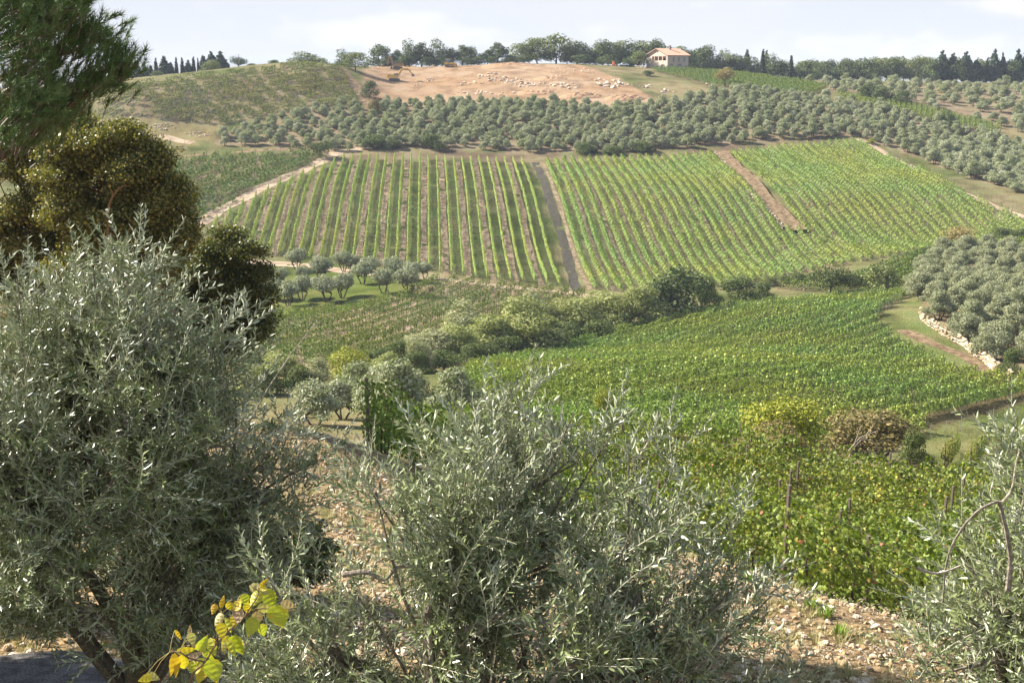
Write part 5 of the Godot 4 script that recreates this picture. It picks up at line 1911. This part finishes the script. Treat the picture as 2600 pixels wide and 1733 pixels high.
func make_stones() -> void:
	for i in 8:
		stones.append(pebble(8, 0.13, Color(0.40, 0.30, 0.17), Color(0.48, 0.37, 0.23)) if i < 4 else pebble(8, 0.1, Color(0.50, 0.41, 0.28), Color(0.62, 0.53, 0.39)) if i < 7 else pebble(8, 0.1, Color(0.66, 0.58, 0.46), Color(0.74, 0.67, 0.56)))
	for i in 8:
		rocks.append(pebble(9, 0.16, Color(0.66, 0.55, 0.43), Color(0.84, 0.76, 0.65)))

func on_bank(x: float, d: float) -> bool:   # the stony terrace edge before the vines
	return d > 13.0 and d < 38.5 - (x + 5.8) * 1.12 - (0.0 if x < 4.8 else (x - 4.8) * 1.4) and x > -12.0 and x < 12.0

func make_bank() -> void:
	var where := []
	for k in stones.size():
		where.append([])
	var n := 0
	while n < 42000:
		var x := rng.randf_range(-10, 11)
		var d := rng.randf_range(13, 42)
		if not on_bank(x, d):
			n += 1
			continue
		n += 1
		var s := 0.025 + 0.15 * pow(rng.randf(), 3.4)
		var p := on_ground(x, d) + Vector3(0, s * 0.12, 0)
		where[n % stones.size()].append(Transform3D(Basis(ball(), rng.randf() * TAU).orthonormalized() * Basis.from_scale(Vector3.ONE * s), p))
	var host := thing("gravel", "pale broken stones strewn over the tan bank before the vines", "gravel")
	host.set_meta("kind", "stuff")
	for k in stones.size():
		copies("gravel", stones[k], mats.stone, where[k], [], host)
	n = 0
	while n < 170:
		var x := rng.randf_range(-7, 9)
		var d := rng.randf_range(14, 38)
		if on_bank(x, d):
			n += 1
			var s := rng.randf_range(0.12, 0.27)
			var o := solo("stone", stones[4 + n % 4], mats.stone, "pale fist-sized stone lying loose on the tan bank", "stone", "loose stones on the tan bank")
			o.transform = Transform3D(Basis(Vector3.UP, rng.randf() * TAU) * Basis(Vector3.RIGHT, rng.randf_range(-0.5, 0.5)) * Basis.from_scale(Vector3(s, s * 0.8, s)), on_ground(x, d) + Vector3(0, s * 0.12, 0))
	# dry grass and leaf litter between the stones
	var straw := Geo.new()
	for i in 22:
		var a := rng.randf() * TAU
		var foot := Vector3(cos(a), 0, sin(a)) * rng.randf_range(0.0, 0.07)
		var tip := foot + Vector3(cos(a) * rng.randf_range(0.02, 0.16), rng.randf_range(0.05, 0.2), sin(a) * rng.randf_range(0.02, 0.16))
		var w := Vector3(-sin(a), 0, cos(a)) * 0.006
		straw.quad(foot - w, foot + w, tip, tip, vary(Color(0.42, 0.35, 0.18), Color(0.3, 0.3, 0.12)))
	var litter := Geo.new()
	for i in 14:
		var p := Vector3(rng.randf_range(-0.3, 0.3), rng.randf_range(0.005, 0.03), rng.randf_range(-0.3, 0.3))
		var a := Vector3(rng.randf_range(-1, 1), rng.randf_range(-0.3, 0.3), rng.randf_range(-1, 1)).normalized() * 0.03
		var b := a.cross(Vector3.UP).normalized() * 0.009
		litter.quad(p - a, p + b, p + a, p - b, vary(Color(0.24, 0.19, 0.11), Color(0.4, 0.35, 0.24)))
	var tufts := []
	var bits := []
	n = 0
	while n < 9000:
		n += 1
		var x := rng.randf_range(-10, 11)
		var d := rng.randf_range(12, 42)
		if on_bank(x, d):
			var where2 := Transform3D(Basis(Vector3.UP, rng.randf() * TAU) * Basis.from_scale(Vector3.ONE * rng.randf_range(0.6, 1.3)), on_ground(x, d))
			if patch_noise.get_noise_2d(x * 14.0, d * 14.0) > 0.08:
				tufts.append(where2)
			else:
				bits.append(where2)
	host = thing("dry_grass", "wisps of dry grass and fallen leaves on the tan bank", "dry grass")
	host.set_meta("kind", "stuff")
	copies("grass", straw.mesh(), mats.grass, tufts, [], host)
	copies("litter", litter.mesh(), mats.plain, bits, [], host)
	# weeds
	for q in [[2000,1455],[2155,1515],[2095,1570],[2060,1545],[1995,1480],[2130,1618],[2330,1560],[870,1130],[1900,1480]]:
		var p := cast(q[0], q[1])
		var g := Geo.new()
		for i in 46:
			var a := rng.randf() * TAU
			var h := rng.randf_range(0.08, 0.3)
			var foot := Vector3(cos(a), 0, sin(a)) * rng.randf_range(0.0, 0.1)
			var tip := foot + Vector3(cos(a) * rng.randf_range(0.05, 0.16), h, sin(a) * rng.randf_range(0.05, 0.16))
			var w := Vector3(-sin(a), 0, cos(a)) * 0.016
			g.quad(foot, foot.lerp(tip, 0.5) + w, tip, foot.lerp(tip, 0.5) - w, vary(Color(0.13, 0.21, 0.03), Color(0.25, 0.33, 0.05)))
		var o := solo("weed", g.mesh(), mats.grass, "small green weed tuft growing on the tan bank", "weed", "weeds on the tan bank")
		o.position = p
	# paving at the corner of the terrace
	var s := Geo.new()
	var corner := [[-120,1690],[0,1682],[150,1668],[240,1674],[320,1694],[345,1712],[345,1780],[-120,1800]]
	var topc := Vector3.ZERO
	var ring: Array[Vector3] = []
	for q in corner:
		var p := cast(q[0], q[1])
		ring.append(p + Vector3(0, 0.10, 0))
		topc += p + Vector3(0, 0.10, 0)
	topc /= ring.size()
	for i in ring.size():
		var b := ring[(i + 1) % ring.size()]
		s.tri(topc, ring[i], b, Color.WHITE)
		s.quad(ring[i], b, b - Vector3(0, 0.3, 0), ring[i] - Vector3(0, 0.3, 0), Color.WHITE)
	solo("pavement", s.mesh(), mats.concrete, "", "", "", "structure")

# ---------------------------------------------------------------- russet maples and the dark tree
func spray(n: int, leaf: float, size: float, ta: Color, tb: Color, tc: Color) -> ArrayMesh:
	var g := Geo.new()
	for i in n:
		var p := ball() * size * pow(rng.randf(), 0.5) * Vector3(1, 0.55, 1)
		var nrm := (Vector3.UP * 0.7 + ball()).normalized()
		var s := leaf * rng.randf_range(0.7, 1.3)
		var a := nrm.cross(ball()).normalized() * s * 0.5
		var b := nrm.cross(a).normalized() * s * 0.5
		var tone := vary(ta, tb, 0.25) if rng.randf() < 0.72 else vary(tb, tc, 0.2)
		g.tri(p - a, p + b, p + a * 1.1, tone)
		g.tri(p - a, p + a * 1.1, p - b, tone)
	for i in 4:
		g.tube(PackedVector3Array([Vector3(0, -size * 0.4, 0), ball() * size * 0.7]), PackedFloat32Array([0.008, 0.003]), 3, Color(0.16, 0.11, 0.07))
	return g.mesh()

func spray_tree(called: String, label: String, category: String, foot: Vector3, lobes: Array, sprays: Array, count: int, mat: String, bark: Color, thick: float) -> Node3D:
	var t := thing(called, label, category, foot)
	var wood := Geo.new()
	var mid := Vector3.ZERO
	for l in lobes:
		mid += l[0] / lobes.size()
	var fork := foot.lerp(mid, 0.45)
	limb(Vector3(0, -0.4, 0), fork - foot, thick, thick * 0.7, wood, bark, 0.04, 9)
	part("trunk", wood.mesh(), mats.bark, t)
	for l in lobes:
		var b := Geo.new()
		limb(fork - foot, l[0] - foot, thick * 0.45, thick * 0.12, b, bark, 0.12, 6)
		for i in 5:
			limb(fork.lerp(l[0], rng.randf_range(0.5, 1.0)) - foot, l[0] + ball() * l[1] * 0.8 - foot, thick * 0.14, thick * 0.03, b, bark, 0.15, 5)
		part("limb", b.mesh(), mats.bark, t)
	var where := []
	for k in sprays.size():
		where.append([])
	var puffs := []
	for l in lobes:
		puffs.append([l[0], l[1] * 0.45])
		for i in 11:
			var dir := ball()
			puffs.append([l[0] + dir * l[1] * rng.randf_range(0.55, 1.22), Vector3(0.5, 0.32, 0.5) * rng.randf_range(0.6, 1.5)])
	var total := 0.0
	for l in puffs:
		total += l[1].x * l[1].y
	for l in puffs:
		for i in int(count * l[1].x * l[1].y / total):
			var dir := ball()
			var p: Vector3 = l[0] + dir * l[1] * pow(rng.randf_range(0.05, 1.0), 0.5)
			var k := rng.randf_range(0.7, 1.2)
			where[rng.randi() % sprays.size()].append(Transform3D(Basis(Vector3.UP, rng.randf() * TAU) * Basis(Vector3.RIGHT, rng.randf_range(-0.5, 0.5)) * Basis.from_scale(Vector3.ONE * k), p - foot))
	for k in sprays.size():
		copies("foliage", sprays[k], mats[mat], where[k], [], t)
	return t

func lobe(sx: float, sy: float, d: float, rx: float, ry: float) -> Array:   # pixel centre, pixel radii
	var p := at_pixel(sx, sy, d)
	var k := (at_pixel(sx + 100.0, sy, d).x - p.x) / 100.0
	return [p, Vector3(rx * k, ry * k, rx * k * 0.9)]

func make_left_trees() -> void:
	var sp1 := []
	var sp2 := []
	for i in 3:
		sp1.append(spray(64, 0.078, 0.45, Color(0.10, 0.115, 0.022), Color(0.22, 0.20, 0.045), Color(0.42, 0.32, 0.08)))
		sp2.append(spray(64, 0.078, 0.45, Color(0.05, 0.075, 0.012), Color(0.13, 0.13, 0.025), Color(0.30, 0.26, 0.05)))
	var d := 44.0
	var foot := on_ground(at_pixel(80, 800, d).x, d)
	spray_tree("maple_tree", "dark russet maple under the pine boughs", "maple", foot, [lobe(60,420,d,120,110), lobe(150,390,d,90,80), lobe(190,480,d,90,80), lobe(-40,560,d,130,140), lobe(110,560,d,120,120), lobe(190,640,d,90,110), lobe(20,700,d,130,100), lobe(100,790,d,140,80), lobe(150,318,d,44,34), lobe(40,322,d,50,36), lobe(205,352,d,30,40)], sp1, 3000, "maple", Color(0.16, 0.10, 0.06), 0.22)
	d = 41.0
	foot = on_ground(at_pixel(330, 800, d).x, d)
	var t := spray_tree("maple_tree", "bronze maple with a bright forked limb beside the big olive", "maple", foot, [lobe(262,435,d,110,80), lobe(192,520,d,90,90), lobe(352,470,d,80,70), lobe(392,550,d,66,80), lobe(262,560,d,100,90), lobe(362,640,d,90,90), lobe(222,660,d,90,90), lobe(322,760,d,130,80), lobe(174,398,d,36,44), lobe(314,378,d,44,40), lobe(430,500,d,30,54), lobe(374,412,d,36,36), lobe(217,372,d,34,34), lobe(442,600,d,28,44)], sp1, 3000, "maple", Color(0.2, 0.11, 0.05), 0.2)
	whip(t, [[270,620],[275,560],[278,515],[300,480],[318,470]], d - 1.5, 0.045, 0.015, Color(0.28, 0.17, 0.09))
	whip(t, [[276,520],[285,490],[270,465]], d - 1.5, 0.025, 0.01, Color(0.28, 0.17, 0.09))
	d = 47.0
	foot = on_ground(at_pixel(570, 850, d).x, d)
	spray_tree("evergreen_tree", "dark evergreen with yellowish leaf tips by the tiled shed", "evergreen", foot, [lobe(520,660,d,70,70), lobe(590,680,d,66,75), lobe(620,760,d,60,80), lobe(540,780,d,80,90), lobe(480,740,d,80,100), lobe(560,860,d,90,70), lobe(490,850,d,90,80)], sp2, 2200, "maple", Color(0.13, 0.1, 0.07), 0.18)
	# added laurels: dark fill standing in for shade, and unseen shade casters westward
	var sp3 := []
	for i in 2:
		sp3.append(spray(40, 0.055, 0.2, Color(0.03, 0.05, 0.012), Color(0.07, 0.10, 0.025), Color(0.12, 0.15, 0.04)))
	for q in [[-5.6, 18.2, 1.6, 2.6], [-4.3, 19.2, 1.2, 2.0], [-7.6, 12.0, 1.8, 4.2], [-8.6, 9.6, 1.8, 4.4], [-8.2, 17.6, 1.7, 3.6]]:
		var f := on_ground(q[0], q[1])
		var c := f + Vector3(0, q[3] * 0.5, 0)
		spray_tree("added_laurel_bush", "added dark laurel bush standing in for shade behind the big olive" if q[0] > -6.0 else "tall laurel bush added beside the paving to shade the big olive", "laurel", f, [[c, Vector3(q[2], q[3] * 0.5, q[2] * 0.8)], [c + Vector3(q[2] * 0.4, -q[3] * 0.15, 0.2), Vector3(q[2] * 0.6, q[3] * 0.35, q[2] * 0.6)]], sp3, 900, "maple", Color(0.1, 0.08, 0.06), 0.06).set_meta("group", "added laurel bushes")
	# unseen holm oak, added to shade the lower half of the big olive
	var oak := on_ground(-11.6, 13.4)
	spray_tree("added_holm_oak", "unseen holm oak added west of the paving to shade the big olive", "holm oak", oak, [[oak + Vector3(0, 3.2, 0), Vector3(2.2, 2.0, 2.2)], [oak + Vector3(0.6, 5.6, 0.4), Vector3(2.1, 2.0, 2.2)], [oak + Vector3(-0.6, 6.6, -0.8), Vector3(1.7, 1.5, 1.7)], [oak + Vector3(0.2, 4.4, -2.2), Vector3(1.8, 2.2, 1.8)], [oak + Vector3(0.3, 4.4, 2.4), Vector3(1.8, 2.2, 1.8)]], sp2, 2600, "maple", Color(0.12, 0.1, 0.08), 0.2)
	# the pine that hangs in from the west
	var tufts := []
	for k in 3:
		var g := Geo.new()
		for i in 46:
			var at := Vector3(0, rng.randf_range(0, 0.16), 0)
			var dir := (ball() * 0.8 + Vector3.UP * 1.0).normalized()
			var tip := at + dir * rng.randf_range(0.09, 0.15)
			var w := dir.cross(ball()).normalized() * 0.0052
			g.tri(at - w, at + w, tip, vary(Color(0.075, 0.135, 0.03), Color(0.18, 0.26, 0.075), 0.2))
		g.tube(PackedVector3Array([Vector3(0, -0.12, 0), Vector3(0, 0.16, 0)]), PackedFloat32Array([0.006, 0.004]), 4, Color(0.2, 0.13, 0.08))
		tufts.append(g.mesh())
	d = 20.0
	foot = on_ground(-11.5, d + 1.0)
	var pine := thing("pine_tree", "pine with long drooping needle boughs above the russet maples", "pine", foot)
	var g := Geo.new()
	limb(Vector3(0, -0.5, 0), Vector3(0.6, 13.5, 0), 0.26, 0.07, g, Color(0.2, 0.13, 0.09), 0.03, 10)
	part("trunk", g.mesh(), mats.bark, pine)
	var paths := [
		[[-420,640],[-150,500],[0,400],[120,310],[200,250],[262,190],[300,140]],
		[[-420,600],[-180,420],[-20,300],[90,210],[170,120],[215,60]],
		[[-420,640],[-120,520],[20,380],[110,330],[165,300],[185,265]],
		[[-420,460],[-150,260],[0,130],[110,60],[190,10]],
		[[-420,420],[-150,170],[0,30],[90,-40]],
		[[-420,560],[-160,400],[0,260],[110,230],[210,215],[290,200],[325,175]],
		[[-420,520],[-150,330],[0,200],[120,150],[230,110],[300,95]],
		[[-420,620],[-150,470],[-10,350],[60,290],[120,270]],
	]
	var where := [[], [], []]
	for q in paths:
		var dd := d + rng.randf_range(-1.6, 1.6)
		whip(pine, q, dd, 0.07, 0.012, Color(0.17, 0.115, 0.08), "limb")
		var n: int = q.size()
		for i in 155:
			var k := rng.randf_range(2.2, n - 1.001)
			var j := int(k)
			var a := at_pixel(q[j][0], q[j][1], dd)
			var b := at_pixel(q[j + 1][0], q[j + 1][1], dd)
			var out := (b - a).normalized()
			var spread := 0.42 + 0.1 * sin(i)
			var at := a.lerp(b, k - j) + ball() * spread * rng.randf_range(0.1, 1.0)
			var aim := (out * 0.9 + Vector3.UP * 0.5 + ball() * 0.5).normalized()
			var side := aim.cross(ball()).normalized()
			where[i % 3].append(Transform3D(Basis(side, aim, side.cross(aim)) * Basis.from_scale(Vector3.ONE * rng.randf_range(0.8, 1.3)), at - foot))
	# the thick upper crown
	for i in 1450:
		var sx := rng.randf_range(-160, 215)
		var sy := rng.randf_range(-140, 235)
		if sx > 150.0 and sy > 60.0 or (sx > 60.0 and sy > 190.0) or rng.randf() < (sy + 140.0) / 700.0:
			continue
		var at := at_pixel(sx, sy, d + rng.randf_range(-1.3, 1.3))
		var aim := (Vector3(0.5, 0.6, 0.1) + ball() * 0.6).normalized()
		var side := aim.cross(ball()).normalized()
		where[i % 3].append(Transform3D(Basis(side, aim, side.cross(aim)) * Basis.from_scale(Vector3.ONE * rng.randf_range(0.9, 1.4)), at - foot))
	for k in 3:
		copies("needles", tufts[k], mats.needle, where[k], [], pine)

# ---------------------------------------------------------------- the yellow climber close to the eye
func broad_leaf(length: float, ratio: float, col: Color, edge: Color) -> ArrayMesh:
	var g := Geo.new()
	var rows := 9
	var cup := rng.randf_range(-0.5, 0.6)
	var curl := rng.randf_range(-0.9, 0.6)
	var twist := rng.randf_range(-0.4, 0.4)
	var pts := []
	for i in rows + 1:
		var t := float(i) / rows
		var w := length * ratio * 0.5 * pow(sin(PI * pow(t, 0.72)), 0.75) * (1.0 + (0.07 if i % 2 else -0.05)) * (1.0 - 0.4 * t * t * t)
		if i == 0 or i == rows:
			w = 0.0
		var line := []
		for k in 5:
			var s := (k - 2) / 2.0
			line.append(Vector3(s * w, t * length, absf(s) * absf(s) * w * cup + curl * t * t * length * 0.5 + s * w * twist * t + 0.0015 * sin(t * 30.0) * (1.0 - absf(s))))
		pts.append(line)
	for i in rows:
		for k in 4:
			var a: Vector3 = pts[i][k]
			var b: Vector3 = pts[i][k + 1]
			var c: Vector3 = pts[i + 1][k + 1]
			var d: Vector3 = pts[i + 1][k]
			var tone := col
			if (k == 0 or k == 3) and rng.randf() < 0.12 or i > rows - 2:
				tone = col.lerp(edge, 0.6)
			g.quad(a, b, c, d, shift(tone, rng.randf_range(0.92, 1.06)))
	return g.mesh()

func make_climber() -> void:
	var d := 3.4
	var foot := at_pixel(500, 1900, d)
	foot.y = hgt(foot.x, d)
	var t := thing("climbing_plant", "yellow-leaved climber with browning leaf tips in front of the olives", "climber", foot)
	var stem := Color(0.28, 0.2, 0.12)
	var low := at_pixel(470, 1800, d)
	var g := Geo.new()
	g.tube(PackedVector3Array([Vector3.ZERO, (low - foot) * 0.5 + Vector3(0.06, 0, 0), low - foot]), PackedFloat32Array([0.012, 0.009, 0.006]), 6, stem)
	part("stem", g.mesh(), mats.bark, t)
	whip(t, [[470,1800],[485,1720],[520,1680],[545,1640],[580,1600],[620,1565],[660,1545],[720,1550],[755,1548]], d, 0.004, 0.0015, stem, "stem")
	whip(t, [[520,1680],[480,1670],[455,1655],[430,1655]], d, 0.003, 0.0012, stem, "stem")
	whip(t, [[620,1565],[650,1520],[655,1500],[640,1490]], d, 0.002, 0.001, stem, "stem")
	whip(t, [[545,1640],[555,1590],[560,1560],[600,1530]], d, 0.002, 0.001, stem, "stem")
	var tones := {"Y": Color(0.60, 0.46, 0.04), "G": Color(0.46, 0.46, 0.05), "O": Color(0.62, 0.38, 0.03), "B": Color(0.42, 0.29, 0.19), "P": Color(0.52, 0.45, 0.18)}
	var brown := Color(0.36, 0.22, 0.12)
	var list := [[1400,250,160,-50,.4,"O"],[1330,350,300,20,.5,"P"],[1400,330,120,10,.6,"Y"],[1280,470,230,100,.8,"G"],[1480,460,270,60,.8,"G"],[1590,700,350,75,.85,"G"],[1720,540,220,15,.6,"B"],[1440,580,280,0,.5,"P"],[1060,680,250,90,.8,"B"],[1290,740,250,115,.6,"B"],[1240,830,270,110,.75,"G"],[850,500,180,-75,.4,"O"],[740,600,140,100,.65,"O"],[800,740,200,110,.65,"P"],[840,880,220,80,.65,"Y"],[930,820,230,70,.45,"G"],[1050,540,170,-60,.8,"Y"],[1010,600,170,90,.9,"G"],[890,1050,220,110,.5,"Y"],[860,1120,230,110,.35,"P"],[1050,1080,320,80,.8,"G"],[960,1120,260,65,.5,"G"],[440,880,170,-85,.5,"B"],[270,940,170,60,.3,"O"],[450,990,190,80,.65,"P"],[380,1140,290,-10,.4,"Y"],[590,1060,230,-55,.65,"G"],[700,1100,250,80,.75,"G"],[480,1210,210,-30,.45,"B"],[200,1330,310,95,.35,"O"],[250,1350,310,105,.3,"O"],[340,1320,310,85,.5,"Y"],[470,1370,190,80,.75,"G"],[580,1340,210,60,.75,"G"],[580,1450,270,95,.8,"Y"],[730,1400,350,80,.75,"G"],[1180,590,160,90,.75,"Y"],[1150,480,170,70,.8,"G"],[960,560,150,60,.8,"Y"],[1380,880,200,60,.7,"G"],[650,1220,180,40,.6,"G"],[-160,1510,200,160,.6,"Y"],[-60,1490,200,20,.6,"P"],[1000,770,180,85,.7,"Y"]]
	var right := Vector3.RIGHT
	var up := Vector3(0, cp, -sp)
	var toward := Vector3(0, sp, cp)
	for q in list:
		var sx: float = 400.0 + q[0] / 5.175
		var sy: float = 1430.0 + q[1] / 5.175
		var a := deg_to_rad(q[3])
		var dir := (right * cos(a) - up * sin(a) + toward * rng.randf_range(-0.4, 0.4)).normalized()
		var length: float = q[2] / 5.175 / 874.0 * 1.0
		var nrm := (toward + ball() * 0.55 + Vector3(0, 0.2, 0)).normalized()
		nrm = (nrm - dir * nrm.dot(dir)).normalized()
		var at := at_pixel(sx, sy, d + rng.randf_range(-0.06, 0.06)) - dir * length * 0.5
		var leaf := part("leaf", broad_leaf(length, q[4] * 1.0, tones[q[5]], brown if q[5] in ["B", "P"] else tones["O"]), mats.yellow_leaf, t, Transform3D(Basis(dir.cross(nrm), dir, nrm), at - foot))
		var joint := at_pixel(500, 1690, d)
		for j in [[500,1700],[520,1680],[545,1640],[580,1600],[620,1565],[660,1545],[720,1550],[755,1548],[480,1670],[455,1655],[430,1655],[650,1520],[655,1500],[555,1590],[560,1560],[600,1530]]:
			var jp := at_pixel(j[0], j[1], d)
			if jp.distance_to(at) < joint.distance_to(at):
				joint = jp
		var pg := Geo.new()
		pg.tube(PackedVector3Array([joint - foot, joint.lerp(at, 0.5) - foot + Vector3(0, 0.008, 0), at - foot]), PackedFloat32Array([0.0011, 0.0009, 0.0007]), 4, Color(0.32, 0.24, 0.08))
		part("petiole", pg.mesh(), mats.plain, t)
		if q[5] == "B":
			leaf.set_meta("label", "withered brown leaf")

func _ready() -> void:
	rng.seed = 20
	rough_noise.seed = 4
	rough_noise.frequency = 0.11
	rough_noise.fractal_octaves = 3
	patch_noise.seed = 8
	patch_noise.frequency = 0.028
	patch_noise.fractal_octaves = 3
	make_camera()
	make_sky()
	make_light()
	var t0 := Time.get_ticks_msec()
	fit_ground()
	print("ground fitted ", Time.get_ticks_msec() - t0)
	make_materials()
	make_ground()
	print("ground built ", Time.get_ticks_msec() - t0)
	make_tracks()
	make_vineyards()
	print("vineyards ", Time.get_ticks_msec() - t0)
	make_groves()
	print("groves ", Time.get_ticks_msec() - t0)
	make_ridge()
	make_hollow()
	print("trees ", Time.get_ticks_msec() - t0)
	make_stones()
	make_house()
	make_machines()
	make_site()
	make_shed()
	make_boundaries()
	print("site ", Time.get_ticks_msec() - t0)
	make_near_vines()
	make_bank()
	make_left_trees()
	make_near_olives()
	make_climber()
	print("near ", Time.get_ticks_msec() - t0)
